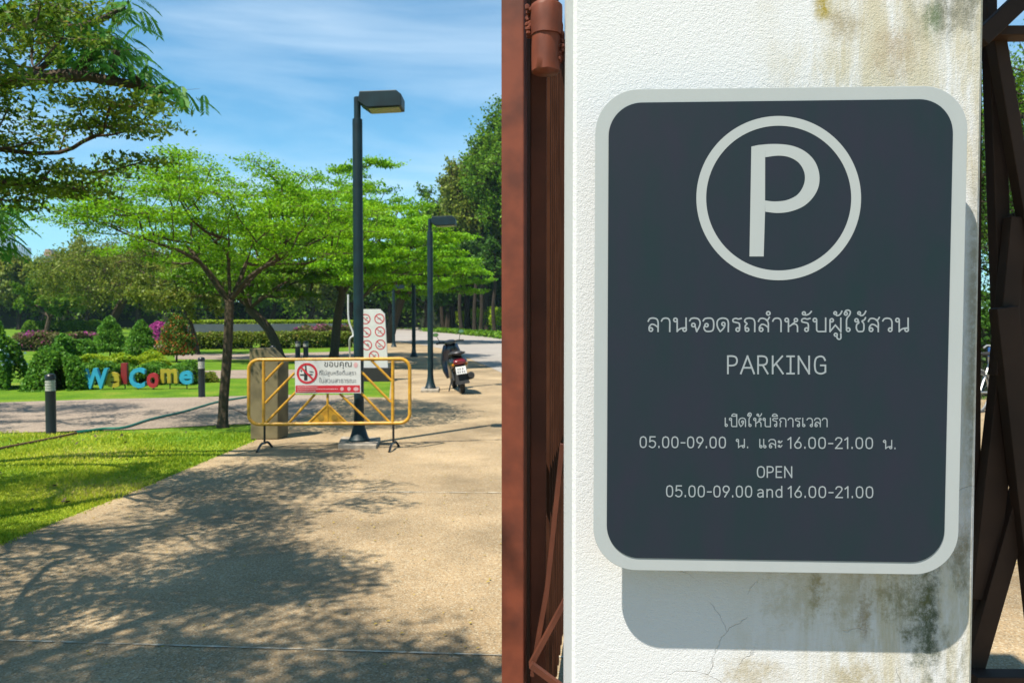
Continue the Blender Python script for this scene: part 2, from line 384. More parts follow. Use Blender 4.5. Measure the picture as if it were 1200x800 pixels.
prof = [(0, c), (c, 0), (wid - c, 0), (wid, c), (wid, PD), (0, PD)]
nseg = 40
for i in range(nseg + 1):
    for (u, v) in prof: pil.v.append((u, v, H * i / nseg))
for i in range(nseg):
    for k in range(6): pil.f.append((i * 6 + k, i * 6 + (k + 1) % 6, (i + 1) * 6 + (k + 1) % 6, (i + 1) * 6 + k))
pil.f.append(tuple(nseg * 6 + k for k in range(6)))
pillar = pil.build('gate_pillar', M['stucco'])
pillar.location = (pl.x, pl.y, 0); pillar.rotation_euler = (0, 0, math.atan2(wdir.y, wdir.x))
tag(pillar, 'white stucco gate pillar with mould stains on its right, carrying the dark parking sign', 'pillar')

# ------------------------------------------------------------------ parking sign
GAP = .067
rot_s = math.atan2(wdir.y, wdir.x)
def signmat(name, col, rough, blotch=0.0, col2=None):
    col = al(col); col2 = al(col2) if col2 else None
    m, N, L, b = mat_new(name); b.inputs['Roughness'].default_value = rough; b.inputs['Specular IOR Level'].default_value = .22
    tc = N.new('ShaderNodeTexCoord'); n = N.new('ShaderNodeTexNoise'); n.inputs['Scale'].default_value = 9; n.inputs['Detail'].default_value = 7; n.inputs['Roughness'].default_value = .65
    mm = N.new('ShaderNodeMapping'); mm.inputs['Scale'].default_value = (1.5, 1, .6); L.new(tc.outputs['Object'], mm.inputs[0]); L.new(mm.outputs[0], n.inputs['Vector'])
    r = N.new('ShaderNodeMapRange'); r.inputs[1].default_value = .35; r.inputs[2].default_value = .68; L.new(n.outputs[0], r.inputs[0])
    mx = N.new('ShaderNodeMix'); mx.data_type = 'RGBA'; mx.inputs[6].default_value = (*col, 1); mx.inputs[7].default_value = (*(col2 or col), 1)
    L.new(r.outputs[0], mx.inputs[0]); L.new(mx.outputs[2], b.inputs['Base Color'])
    n2 = N.new('ShaderNodeTexNoise'); n2.inputs['Scale'].default_value = 4; n2.inputs['Detail'].default_value = 9; L.new(tc.outputs['Object'], n2.inputs['Vector'])
    r2 = N.new('ShaderNodeMapRange'); r2.inputs[3].default_value = rough - .08; r2.inputs[4].default_value = rough + .12; L.new(n2.outputs[0], r2.inputs[0]); L.new(r2.outputs[0], b.inputs['Roughness'])
    return m
M['slate'] = signmat('slate blue sign face', (.020, .025, .043), .62, col2=(.011, .029, .037))
M['silver'] = signmat('pale grey sign border', (.475, .51, .52), .6, col2=(.45, .49, .50))
M['sign_ink'] = signmat('pale grey sign lettering', (.36, .40, .43), .55, col2=(.33, .38, .41))
so = W(912, 385, GAP)
sign = empty('parking_sign', so, 'large slate blue parking sign with a circled P and grey border on the white pillar', 'sign')
sign.rotation_euler = (0, 0, rot_s)
sinv = Matrix.LocRotScale(so, sign.rotation_euler, None).inverted()
def SL(px, py, off=0.0):                              # pixel -> sign's own coordinates
    p = sinv @ W(px, py, GAP + off); return p
def rounded(corners, rad, n=14):
    out = []; m = len(corners)
    for i in range(m):
        p = Vector(corners[i]); a = (Vector(corners[i - 1]) - p).normalized(); b = (Vector(corners[(i + 1) % m]) - p).normalized()
        ang = a.angle(b); d = rad / math.tan(ang / 2); c0 = p + (a + b).normalized() * (rad / math.sin(ang / 2))
        s0 = p + a * d - c0; s1 = p + b * d - c0
        for k in range(n + 1):
            v = s0.lerp(s1, k / n).normalized() * rad
            # slerp
            th = s0.angle(s1); t = k / n
            v = (s0 * math.sin((1 - t) * th) + s1 * math.sin(t * th)) / math.sin(th)
            out.append(c0 + v)
    return out
outer_px = [(698.5, 105.5), (1134, 100.5), (1124.5, 673.3), (695, 662.5)]   # sharp corners; rounding below
outer_px = [(697.8, 105.0), (1135, 100.3), (1122.2, 673.5), (695.2, 667.2)]
inner_px = [(713.3, 121.0), (1117, 116.2), (1105.5, 658.7), (710.8, 652.6)]
oc = rounded([SL(*p) for p in outer_px], .068); ic = rounded([SL(*p) for p in inner_px], .052)
oc = [Vector((p.x, 0, p.z)) for p in oc]; ic = [Vector((p.x, 0, p.z)) for p in ic]
pb = MB(); pb.prism(oc, (0, .003, 0)); pb.f[0] = pb.f[0]; pb.build('panel', M['silver'], sign, bevel=.0006)
pf = MB(); pf.add([(p.x, -.0012, p.z) for p in ic], [tuple(range(len(ic)))]); face = pf.build('sign_face', M['slate'], sign)
for (x, z) in ((-.2, .26), (.2, .26), (-.2, -.26), (.2, -.26)):
    mb = MB(); mb.tube([(x, .003, z), (x, GAP - .001, z)], .009, 12); mb.build('standoff', M['silver'], sign, smooth=True)
# --- monoline lettering drawn as strokes (x, y in units of the letter height)
def circ(cx, cy, r): return ('o', cx, cy, r)
TH = {
 'ล': (.80, [circ(.20, .14, .13), [(.07, .16), (.08, .34), (.24, .53), (.46, .50), (.66, .36), (.74, .28)], [(.0, .76), (.12, .95), (.38, 1), (.64, .92), (.74, .68), (.74, .3), (.74, 0)]]),
 'า': (.72, [[(0, .78), (.1, .94), (.33, 1), (.55, .92), (.62, .7), (.62, .35), (.62, 0)]]),
 'น': (1.0, [circ(.13, .86, .13), [(.26, .86), (.26, .4), (.26, 0)], [(.26, .02), (.45, .18), (.68, .25), (.8, .24)], circ(.82, .14, .13), [(.93, 1), (.93, .5), (.94, .14)]]),
 'จ': (.82, [circ(.28, .48, .13), [(.40, .42), (.47, .2), (.53, 0)], [(0, .80), (.12, .96), (.38, 1), (.65, .93), (.78, .7), (.74, .4), (.53, 0)]]),
 'อ': (.84, [circ(.25, .47, .12), [(.13, .47), (.06, .25), (.18, .04), (.42, 0), (.68, .06), (.78, .28), (.78, .72), (.66, .95), (.4, 1), (.12, .95), (0, .80)]]),
 'ด': (.96, [circ(.48, .56, .12), [(.60, .56), (.56, .36), (.42, .16), (.24, 0)], [(.24, 0), (.06, .28), (0, .6), (.1, .88), (.42, 1), (.74, .92), (.85, .68), (.85, .3), (.85, 0)]]),
 'ร': (.70, [circ(.40, .14, .13), [(.66, .98), (.45, .93), (.25, .98), (.05, .90), (.06, .74), (.25, .68), (.48, .62), (.54, .45), (.53, .14)]]),
 'ถ': (.86, [circ(.20, .14, .13), [(.07, .14), (.07, .42), (.20, .58), (.06, .70), (.02, .80), (.12, .95), (.4, 1), (.68, .92), (.78, .68), (.78, .3), (.78, 0)]]),
 'ส': (.88, [circ(.20, .14, .13), [(.07, .16), (.08, .34), (.24, .53), (.46, .50), (.66, .36), (.74, .28)], [(.0, .76), (.12, .95), (.36, .98), (.62, .86), (.74, .62), (.74, .3), (.74, 0)], [(.60, .84), (.72, .90), (.82, 1.06)]]),
 'ห': (1.02, [circ(.13, .86, .13), [(.26, .86), (.26, .4), (.26, 0)], [(.26, .36), (.5, .5), (.74, .72)], circ(.82, .86, .12), [(.55, .55), (.78, .56), (.92, .42), (.94, .2), (.94, 0)]]),
 'บ': (1.02, [circ(.13, .86, .13), [(.26, .86), (.26, .3), (.28, .08), (.40, 0), (.6, 0), (.94, 0)], [(.94, 0), (.94, 1)]]),
 'ป': (1.02, [circ(.13, .86, .13), [(.26, .86), (.26, .3), (.28, .08), (.40, 0), (.6, 0), (.94, 0)], [(.94, 0), (.94, 1.42)]]),
 'ผ': (.94, [circ(.18, .84, .12), [(.05, .86), (.05, 0)], [(.05, 0), (.45, .48)], [(.45, .48), (.86, 0)], [(.86, 0), (.86, 1)]]),
 'ใ': (.56, [circ(.10, 1.34, .11), [(.0, 1.38), (.10, 1.56), (.30, 1.60), (.44, 1.46), (.36, 1.22), (.20, 1.02), (.15, .8), (.15, .4), (.15, .14)], circ(.28, .14, .13)]),
 'ช': (.84, [circ(.14, .84, .12), [(.25, .80), (.32, .66), (.16, .52), (.14, .22), (.26, .02), (.45, 0), (.64, .04), (.70, .25), (.68, .6), (.56, .78), (.74, .88), (.82, 1.04)]]),
 'ว': (.78, [circ(.56, .14, .13), [(0, .80), (.12, .95), (.36, 1), (.6, .92), (.69, .7), (.69, .4), (.69, .14)]]),
 'เ': (.42, [circ(.20, .14, .13), [(.07, 1), (.07, .5), (.07, .14)]]),
 'แ': (.86, [circ(.20, .14, .13), [(.07, 1), (.07, .5), (.07, .14)], circ(.63, .14, .13), [(.50, 1), (.50, .5), (.50, .14)]]),
 'ก': (.92, [[(.10, 0), (.10, .42), (.22, .58), (.08, .70), (.03, .80), (.14, .95), (.42, 1), (.72, .92), (.82, .68), (.82, .3), (.82, 0)]]),
 'ะ': (.52, [circ(.12, .74, .09), [(.12, .64), (.28, .62), (.44, .82)], circ(.12, .22, .09), [(.12, .12), (.28, .10), (.44, .30)]]),
 'ั': (0, [circ(-.50, 1.36, .11), [(-.46, 1.24), (-.28, 1.24), (-.08, 1.34), (.06, 1.50)]]),
 'ำ': (0, [circ(-.14, 1.36, .13)]),
 'ิ': (0, [[(-.72, 1.22), (-.66, 1.40), (-.42, 1.48), (-.16, 1.38), (-.08, 1.22)], [(-.72, 1.22), (-.08, 1.22)]]),
 'ู': (0, [circ(-.46, -.24, .11), [(-.36, -.26), (-.36, -.48), (-.22, -.58), (-.08, -.50), (-.08, -.16)]]),
 '้': (0, [circ(-.50, 1.38, .10), [(-.42, 1.32), (-.40, 1.20), (-.22, 1.22), (-.08, 1.36), (.0, 1.52)]]),
 '.': (.30, [[(.10, 0), (.10, .10)]]), ' ': (.5, []),
}
LA = {
 'P': (.74, [[(.08, 0), (.08, 1)], [(.08, 1), (.36, 1), (.56, .93), (.63, .74), (.56, .54), (.36, .46), (.08, .46)]]),
 'A': (.88, [[(.02, 0), (.42, 1)], [(.42, 1), (.82, 0)], [(.16, .33), (.68, .33)]]),
 'R': (.78, [[(.08, 0), (.08, 1)], [(.08, 1), (.36, 1), (.56, .93), (.62, .75), (.56, .56), (.36, .49), (.08, .49)], [(.36, .49), (.66, 0)]]),
 'K': (.80, [[(.08, 0), (.08, 1)], [(.66, 1), (.10, .40)], [(.28, .58), (.70, 0)]]),
 'I': (.56, [[(.26, 0), (.26, 1)], [(.05, 0), (.47, 0)], [(.05, 1), (.47, 1)]]),
 'N': (.90, [[(.08, 0), (.08, 1)], [(.08, 1), (.72, 0)], [(.72, 0), (.72, 1)]]),
 'G': (.82, [[(.68, .78), (.58, .95), (.38, 1), (.15, .90), (.07, .65), (.07, .35), (.15, .10), (.38, 0), (.60, .04), (.70, .12)], [(.70, .10), (.70, .48)], [(.70, .48), (.42, .48)]]),
 'O': (.80, [[(.38, 1), (.16, .92), (.07, .68), (.07, .32), (.16, .08), (.38, 0), (.60, .08), (.69, .32), (.69, .68), (.60, .92), (.38, 1)]]),
 'E': (.70, [[(.08, 0), (.08, 1)], [(.08, 1), (.58, 1)], [(.08, .52), (.52, .52)], [(.08, 0), (.58, 0)]]),
 'a': (.66, [[(.10, .62), (.28, .70), (.46, .63), (.50, .46), (.50, .2), (.50, 0)], [(.50, .38), (.28, .38), (.10, .30), (.07, .15), (.16, .02), (.32, .01), (.50, .14)]]),
 'n': (.66, [[(.08, 0), (.08, .70)], [(.08, .52), (.20, .67), (.36, .70), (.50, .60), (.52, .42), (.52, 0)]]),
 'd': (.66, [[(.54, 0), (.54, 1)], [(.54, .54), (.40, .70), (.22, .68), (.09, .52), (.07, .30), (.14, .08), (.30, 0), (.46, .06), (.54, .18)]]),
 '0': (.70, [[(.32, 1), (.14, .92), (.07, .68), (.07, .32), (.14, .08), (.32, 0), (.50, .08), (.57, .32), (.57, .68), (.50, .92), (.32, 1)]]),
 '1': (.42, [[(.04, .80), (.26, 1)], [(.26, 1), (.26, 0)]]),
 '2': (.66, [[(.06, .80), (.14, .95), (.32, 1), (.50, .92), (.54, .74), (.44, .54), (.05, 0)], [(.05, 0), (.58, 0)]]),
 '5': (.68, [[(.54, 1), (.12, 1)], [(.12, 1), (.09, .54)], [(.09, .54), (.24, .63), (.42, .60), (.56, .46), (.56, .22), (.44, .04), (.24, 0), (.05, .12)]]),
 '6': (.68, [[(.44, 1), (.12, .44), (.06, .28), (.14, .08), (.31, 0), (.50, .08), (.57, .29), (.49, .52), (.31, .59), (.14, .50)]]),
 '9': (.68, [[(.20, 0), (.52, .56), (.58, .72), (.50, .92), (.32, 1), (.13, .92), (.06, .70), (.14, .49), (.32, .41), (.50, .50)]]),
 '-': (.46, [[(.06, .45), (.38, .45)]]), '.': (.26, [[(.10, 0), (.10, .10)]]), ' ': (.34, []),
}
class Ink:
    """strokes turned into thin ribbons, each a hair above the one before, so no two faces share a plane"""
    def __init__(s): s.mb = MB(); s.k = 0
    def stroke(s, pts, wd, smooth=True, closed=False):
        p = catmull(pts, 5, closed) if (smooth and len(pts) > 2) else pts
        p = [np.array(q, float) for q in p]; n = len(p); b = len(s.mb.v)
        for i in range(n):
            t = p[(i + 1) % n] - p[i - 1] if closed else p[min(i + 1, n - 1)] - p[max(i - 1, 0)]
            t = t / (np.hypot(*t) + 1e-9); nr = np.array((-t[1], t[0])) * wd / 2
            q = p[i].copy()
            if not closed and i == 0: q = q - t * wd * .45
            if not closed and i == n - 1: q = q + t * wd * .45
            dep = -.0016 - s.k * 4e-6 - i * 1e-7
            for sg in (1, -1):
                v = SL(*(q + nr * sg)); s.mb.v.append((v.x, dep, v.z))
        for i in range(n if closed else n - 1):
            j = (i + 1) % n; s.mb.f.append((b + 2 * i, b + 2 * i + 1, b + 2 * j + 1, b + 2 * j))
        s.k = (s.k + 1) % 12
    def text(s, txt, font, x0, x1, base0, base1, h, wd):
        trk = .20 if font is TH else .10
        font = {c: (v[0] + (trk if v[0] > 0 and c != ' ' else 0), v[1]) for c, v in font.items()}
        tot = sum(font[c][0] for c in txt); last = next(c for c in reversed(txt) if font[c][0] > 0)
        sx = (x1 - x0) / (tot - .08 - trk)
        x = 0
        for c in txt:
            adv, strokes = font[c]
            sh = -trk if adv == 0 else 0
            for st in strokes:
                if isinstance(st, tuple):
                    _, cx, cy, r = st
                    pts = []
                    for k in range(10):
                        a = 2 * math.pi * k / 10; X = x0 + (x + cx + sh) * sx + r * h * math.cos(a)
                        pts.append((X, base0 + (base1 - base0) * (X - x0) / (x1 - x0) - (cy + r * math.sin(a) / 1) * h))
                    s.stroke(pts, wd, True, True)
                else:
                    pts = []
                    for (a, b_) in st:
                        X = x0 + (x + a + sh) * sx; pts.append((X, base0 + (base1 - base0) * (X - x0) / (x1 - x0) - b_ * h))
                    s.stroke(pts, wd)
            x += adv
    def build(s, name):
        o = s.mb.build(name, M['sign_ink'], sign); return o
i1 = Ink(); i1.text('ลานจอดรถสำหรับผู้ใช้สวน'.replace('ำ', 'ำา'), TH, 759.5, 1063.5, 388.2, 388.4, 15.6, 1.75); i1.build('thai_lettering')
i2 = Ink(); i2.text('PARKING', LA, 851.2, 967.6, 437.3, 437.6, 20.2, 2.0); i2.build('lettering')
i3 = Ink(); i3.text('เปิดให้บริการเวลา', TH, 849, 969, 499.3, 499.6, 9.9, 1.2); i3.build('thai_lettering')
i4 = Ink()
i4.text('05.00-09.00', LA, 749.3, 850.3, 523.7, 524.2, 12.4, 1.45); i4.text('น.', TH, 862.5, 877, 524, 524.2, 9.9, 1.2)
i4.text('และ', TH, 889.3, 916, 524.2, 524.4, 9.9, 1.2); i4.text('16.00-21.00', LA, 922.5, 1022.5, 524.6, 525, 12.4, 1.45); i4.text('น.', TH, 1034.7, 1049.5, 525.2, 525.4, 9.9, 1.2)
i4.build('opening_hours')
i5 = Ink(); i5.text('OPEN', LA, 886.6, 928.6, 558.6, 558.8, 12.4, 1.45)
i5.text('05.00-09.00', LA, 780.2, 881, 581.2, 581.7, 12.6, 1.45); i5.text('and', LA, 886.8, 916.3, 581.7, 581.9, 12.6, 1.45); i5.text('16.00-21.00', LA, 922.8, 1022.8, 582, 582.5, 12.6, 1.45)
i5.build('opening_hours')
# circle and P
ring = MB(); n = 120
for k in range(n):
    a = 2 * math.pi * k / n
    for (rx, ry) in ((96.4, 96.0), (84.9, 84.6)):
        v = SL(912.2 + rx * math.cos(a), 232.4 + ry * math.sin(a)); ring.v.append((v.x, -.0016, v.z))
for k in range(n):
    j = (k + 1) % n; ring.f.append((2 * k, 2 * j, 2 * j + 1, 2 * k + 1))
ring.build('ring_emblem', M['sign_ink'] if False else M['silver'], sign)
out_c = catmull([(880.2, 172.0), (896, 169.6), (914, 169.3), (930, 171.8), (944, 178.5), (954.5, 189.5), (959.6, 204), (958.8, 219), (952, 232), (941, 242), (926, 248), (911, 249.8), (896.2, 248.3)], 6)
in_c = catmull([(896.4, 184.6), (912, 182.8), (925, 184.8), (936, 191.5), (942.3, 203), (941.8, 216), (934.5, 228), (922, 234.6), (908, 236.3), (896.2, 235.2)], 8)
pm = MB()
no = 36; ni = len(in_c)
oc2 = [out_c[int(round(i * (len(out_c) - 1) / (ni - 1)))] for i in range(ni)]
oc2[0] = (896.4, 169.6)
oc2 = [oc2[0]] + [c_ for c_ in oc2[1:]]
def clampx(p): return (max(p[0], 896.4), p[1])
oc2 = [clampx(p) for p in oc2]
for p in oc2 + in_c:
    v = SL(*p); pm.v.append((v.x, -.0016, v.z))
for i in range(ni - 1): pm.f.append((i, i + 1, ni + i + 1, ni + i))
b0 = len(pm.v)
for p in [(880.2, 172.2), (888, 170.4), (896.45, 169.6), (896.3, 184.6), (896.2, 248.3), (894.6, 300.6), (878.0, 300.6)]:
    v = SL(*p); pm.v.append((v.x, -.0016, v.z))
pm.f.append(tuple(b0 + k for k in range(7)))
pm.build('letter_emblem', M['silver'], sign)

# ------------------------------------------------------------------ left gate leaf, hinged on the pillar
gate = empty('gate_leaf', (.006, 1.93, 0), 'open red brown steel gate leaf hinged at the left of the white pillar', 'gate')
lean = R(0)
LS = .122
def gx(D): return .006 + LS * D
b = MB(); b.box((.006, 1.94, 1.42), (.054, .075, 2.6), -math.atan(LS)); b.build('gate_post', M['brown'], gate, world=True, bevel=.003)
b = MB(); b.box((gx(.13) + .016, 2.07, 1.42), (.012, .17, 2.6), -math.atan(LS)); b.build('edge_plate', M['flat_shade_brown'], gate, world=True, bevel=.002)
b = MB(); b.box((.0655, 1.985, 1.42), (.040, .03, 2.6)); b.build('inner_post', M['half_shade_brown'], gate, world=True, bevel=.003)
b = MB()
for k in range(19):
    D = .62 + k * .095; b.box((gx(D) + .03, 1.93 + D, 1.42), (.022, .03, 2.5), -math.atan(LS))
b.build('bars', M['flat_shade_brown'], gate, world=True)
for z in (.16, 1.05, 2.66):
    b = MB(); b.box((gx(1.2), 1.93 + 1.2, z), (.035, 2.3, .05), -math.atan(LS)); b.build('rail', M['shade_brown'], gate, world=True)
b = MB()
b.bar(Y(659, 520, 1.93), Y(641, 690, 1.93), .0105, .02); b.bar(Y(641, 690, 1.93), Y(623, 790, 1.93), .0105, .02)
b.build('brace', M['half_shade_brown'], gate, world=True)
b = MB(); b.bar(Y(664, 700, 1.90), Y(622, 778, 1.90), .011, .02); b.build('brace', M['half_shade_brown'], gate, world=True)
b = MB(); b.bar(Y(622, 778, 1.87), Y(668, 812, 1.87), .013, .02); b.build('brace', M['half_shade_brown'], gate, world=True)
# the hinge: two barrels and their weld plates
hg = empty('hinge_barrel_root', Y(640, 45, 1.86), '', '')
scene.collection.objects.unlink(hg); bpy.data.objects.remove(hg)
def wob(c, prof, n=28, seed=1, amp=.0012):
    mb = MB(); mb.lathe(c, prof, n); r = random.Random(seed)
    mb.v = [(v[0] + r.uniform(-amp, amp), v[1] + r.uniform(-amp, amp), v[2] + r.uniform(-amp, amp)) for v in mb.v]; return mb
hy = 1.86; p0 = Y(641, 86, hy); p1 = Y(640.5, 5, hy); pmid = Y(640, 43, hy)
ru = 18.2 / F * hy; rl = 16.5 / F * hy
hin = wob((p1.x, hy, 0), [(ru * .85, pmid.z), (ru, pmid.z + .002), (ru, pmid.z + .03), (ru * 1.02, p1.z - .012), (ru * .98, p1.z - .004), (ru * .8, p1.z + .001)], seed=3)
hinge = hin.build('hinge', M['brown'], gate, smooth=True, world=True)
h2 = wob((p0.x - .003, hy, 0), [(rl * .8, p0.z - .001), (rl, p0.z + .004), (rl, p0.z + .03), (rl, pmid.z + .001)], seed=4)
h2.build('lower_barrel', M['brown'], hinge, smooth=True, world=False)
hl = [o for o in bpy.data.objects if o.name.startswith('lower_barrel')][0]
hl.matrix_parent_inverse = Matrix.Translation(-gate.location)
r = random.Random(8); wv_ = MB().box(Y(622, 28, hy + .03), (.02, .012, .065))
for k in range(34):
    q = Y(r.uniform(617, 626), r.uniform(12, 44), hy + .02); wv_.lathe((q.x, hy + r.uniform(-.008, .03), q.z), [(.002, -.005), (.006, -.002), (.006, .003), (.002, .006)], 7)
wo = wv_.build('weld', M['brown'], hinge, smooth=True); wo.matrix_parent_inverse = Matrix.Translation(-gate.location)
wv_ = MB().box(Y(656, 56, hy + .012), (.02, .014, .055))
for k in range(34):
    q = Y(r.uniform(652, 659), r.uniform(43, 72), hy + .0); wv_.lathe((q.x, hy + r.uniform(-.012, .02), q.z), [(.002, -.005), (.006, -.002), (.006, .003), (.002, .006)], 7)
wo = wv_.build('weld', M['brown'], hinge, smooth=True); wo.matrix_parent_inverse = Matrix.Translation(-gate.location)


# ------------------------------------------------------------------ right gate, in the pillar's shade
gr = empty('lattice_gate', (1.1, 1.9, 0), 'shaded red brown steel lattice gate with crossed braces right of the white pillar', 'gate')
gy = 1.93
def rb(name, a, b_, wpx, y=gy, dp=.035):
    mb = MB(); mb.bar(Y(a[0], a[1], y), Y(b_[0], b_[1], y), wpx / F * y, dp); return mb.build(name, M['shade_brown'], gr, world=True, bevel=.002)
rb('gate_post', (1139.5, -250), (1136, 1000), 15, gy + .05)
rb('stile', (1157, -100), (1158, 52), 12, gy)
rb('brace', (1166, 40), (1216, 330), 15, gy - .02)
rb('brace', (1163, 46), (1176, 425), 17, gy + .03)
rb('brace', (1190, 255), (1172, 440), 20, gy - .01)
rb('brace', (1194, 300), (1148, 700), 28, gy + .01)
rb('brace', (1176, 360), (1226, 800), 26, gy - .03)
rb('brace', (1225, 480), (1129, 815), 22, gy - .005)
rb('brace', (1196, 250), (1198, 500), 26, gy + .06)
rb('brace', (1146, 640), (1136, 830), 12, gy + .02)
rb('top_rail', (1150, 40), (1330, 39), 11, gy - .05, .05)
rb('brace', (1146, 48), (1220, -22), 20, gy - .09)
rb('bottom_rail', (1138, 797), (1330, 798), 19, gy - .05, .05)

# ------------------------------------------------------------------ barrier with its notice
BY = 9.05
bar = empty('crowd_barrier', Y(386, 527, BY), 'yellow tubular steel barrier standing on black feet before the tall lamp post', 'barrier')
def bt(ps, rad=.019, name='tube', y=BY): return MB().tube([Y(p[0], p[1], y) for p in ps], rad, 10)
fr = []
cx = [(291.5, 421.5), (480.2, 420.3), (480.2, 495.5), (291.5, 497)]
for (qx, qy), s0, s1 in zip(cx, (180, 270, 0, 90), (270, 360, 90, 180)):
    ox = 12 if qx < 300 else -12; oy = 11 if qy < 450 else -11
    for k in range(7):
        a = R(s0 + (s1 - s0) * k / 6); fr.append((qx + ox + 12 * math.cos(a), qy + oy + 11 * math.sin(a)))
mb = MB().tube([Y(p[0], p[1], BY) for p in fr], .020, 10, closed=True); mb.build('frame', M['yellow'], bar, smooth=True, world=True)
for x in (309, 460.3): bt([(x, 422), (x, 496)], .019).build('upright', M['yellow'], bar, smooth=True, world=True)
for a, b_ in (((332, 424), (310, 447)), ((345, 437), (311, 472)), ((347, 459), (311, 496)), ((369, 462), (338, 496)), ((384, 458), (384, 496)),
              ((398, 461), (434, 495)), ((422, 459), (457, 495)), ((423, 435), (458, 471)), ((435, 422), (459, 446)), ((362, 495), (384, 474)), ((384, 474), (406, 495))):
    bt([a, b_], .0145, y=BY + .004).build('brace', M['yellow'], bar, smooth=True, world=True)
mb = MB().prism([Y(364, 495, BY - .004), Y(384, 476, BY - .004), Y(404, 495, BY - .004)], (0, .006, 0)); mb.build('plate', M['yellow'], bar, world=True)
amber = plain('worn amber', (.42, .24, .02), .6)
for x in (376, 392):
    p = Y(x, 489, BY - .008); mb = MB(); mb.tube([p, p + Vector((0, .004, 0))], .035, 14); mb.build('plate_boss', amber, bar, world=True)
for x, fa, fb in ((310, (301, 529.5), (319, 523.5)), (461, (456, 529.5), (467.5, 522.5))):
    mb = MB(); top = Y(x, 519, BY); mb.tube([Y(x, 496, BY), top], .013, 8)
    a = G(*fa, .012); c_ = G(*fb, .012); m_ = (a + c_) / 2; t_ = Vector((top.x, top.y, top.z))
    pts = catmull([a, a.lerp(t_, .55) + Vector((0, 0, .03)), t_, c_.lerp(t_, .55) + Vector((0, 0, .03)), c_], 5)
    mb.tube(pts, .014, 8); mb.build('foot', M['black'], bar, smooth=True, world=True)
def text_mesh(txt, px0, px1, ytop, ybase, y, mat, name, parent, offset=0.0, extrude=0.0, fit_h=True):
    """a line of text as mesh, fitted into a pixel box on the plane y (upright, facing the camera)"""
    cu = bpy.data.curves.new('t', 'FONT'); cu.body = txt; cu.offset = offset; cu.extrude = extrude; cu.resolution_u = 3
    o = bpy.data.objects.new('t', cu); scene.collection.objects.link(o)
    dg = bpy.context.evaluated_depsgraph_get(); dg.update()
    me = bpy.data.meshes.new_from_object(o.evaluated_get(dg)); bpy.data.objects.remove(o)
    co = np.array([v.co for v in me.vertices]); mn = co.min(0); mxx = co.max(0)
    A = Y(px0, ybase, y); B = Y(px1, ytop, y)
    sx = (B.x - A.x) / (mxx[0] - mn[0]); sz = (B.z - A.z) / (mxx[1] - mn[1])
    vs = [(A.x + (c0[0] - mn[0]) * sx, y - (c0[2] - mn[2]) * 1.0, A.z + (c0[1] - mn[1]) * sz) for c0 in co]
    fs = [tuple(p.vertices) for p in me.polygons]
    return mesh_obj(name, vs, fs, mat, parent, world=True)
NB = BY - .03
notice = empty('notice_board', Y(384, 461, NB), 'white and red no smoking notice tied to the yellow barrier', 'sign')
MB().prism([Y(346, 461, NB), Y(423, 460.5, NB), Y(422.5, 422.3, NB), Y(345.5, 422.6, NB)], (0, .005, 0)).build('board', M['white'], notice, world=True)
y1 = NB - .002
mesh_obj('red_band', [Y(346.5, 459.8, y1), Y(421.7, 459.4, y1), Y(421.7, 451.2, y1), Y(346.5, 451.6, y1)], [(0, 1, 2, 3)], M['red'], notice, world=True)
def annulus(cx, cy, r0, r1, y, mat, name, parent, bar_=True, n=32, ang=45):
    mb = MB()
    for k in range(n):
        a = 2 * math.pi * k / n
        mb.v += [tuple(Y(cx + r1 * math.cos(a), cy + r1 * math.sin(a), y)), tuple(Y(cx + r0 * math.cos(a), cy + r0 * math.sin(a), y))]
    for k in range(n):
        j = (k + 1) % n; mb.f.append((2 * k, 2 * j, 2 * j + 1, 2 * k + 1))
    if bar_:
        w2 = (r1 - r0) * .42; a = R(ang); dx, dy = math.cos(a), math.sin(a); rr = r0 + (r1 - r0) * .3; yy = y - .001
        mb.add([Y(cx + s * dx * rr + t * dy * w2, cy + s * dy * rr - t * dx * w2, yy) for s, t in ((-1, -1), (-1, 1), (1, 1), (1, -1))], [(0, 1, 2, 3)])
    return mb.build(name, mat, parent, world=True)
annulus(359.8, 437.3, 9.6, 12.2, y1 - .001, M['red'], 'prohibition_ring', notice)
gl = MB()
def quad(pts, y): gl.add([Y(px, py, y) for px, py in pts], [tuple(range(len(pts)))])
quad([(356.3, 445.5), (360.2, 445.5), (360.2, 436), (359.2, 433), (359, 428), (357.6, 428), (357.4, 433), (356.3, 436)], y1 - .0005)
quad([(351.5, 438.2), (356, 438.2), (356, 439.8), (351.5, 439.8)], y1 - .0006); quad([(360.5, 438), (366.3, 438), (366.3, 439.3), (360.5, 439.3)], y1 - .0006)
quad([(362.5, 434.6), (367.3, 435.4), (367.3, 436.4), (362.5, 435.6)], y1 - .0006); quad([(352, 434), (353, 433), (354, 434.6), (353, 436)], y1 - .0006)
gl.build('pictogram', M['ink'], notice, world=True)
text_mesh('ขอบคุณ', 380, 412, 424, 432.2, y1, M['ink'], 'thai_lettering', notice)
text_mesh('ที่ไม่สูบหรือดื่มสุรา', 374, 417, 433.5, 440.8, y1, M['grey_ink'], 'thai_lettering', notice)
text_mesh('ในสวนสาธารณะ', 374, 417.5, 442, 448.4, y1, M['grey_ink'], 'thai_lettering', notice)
mb = MB()
for k in range(3):
    cxx = 400.8 + k * 8.2
    for a0 in range(8):
        pass
    mb.add([Y(cxx + 2.1 * math.cos(a) * (1.5 if k == 2 else 1), 455.6 + 2.3 * math.sin(a), y1 - .002) for a in [2 * math.pi * q / 12 for q in range(12)]], [tuple(range(12))])
    mb.build('round_emblem', M['pink_ink'], notice, world=True); mb = MB()
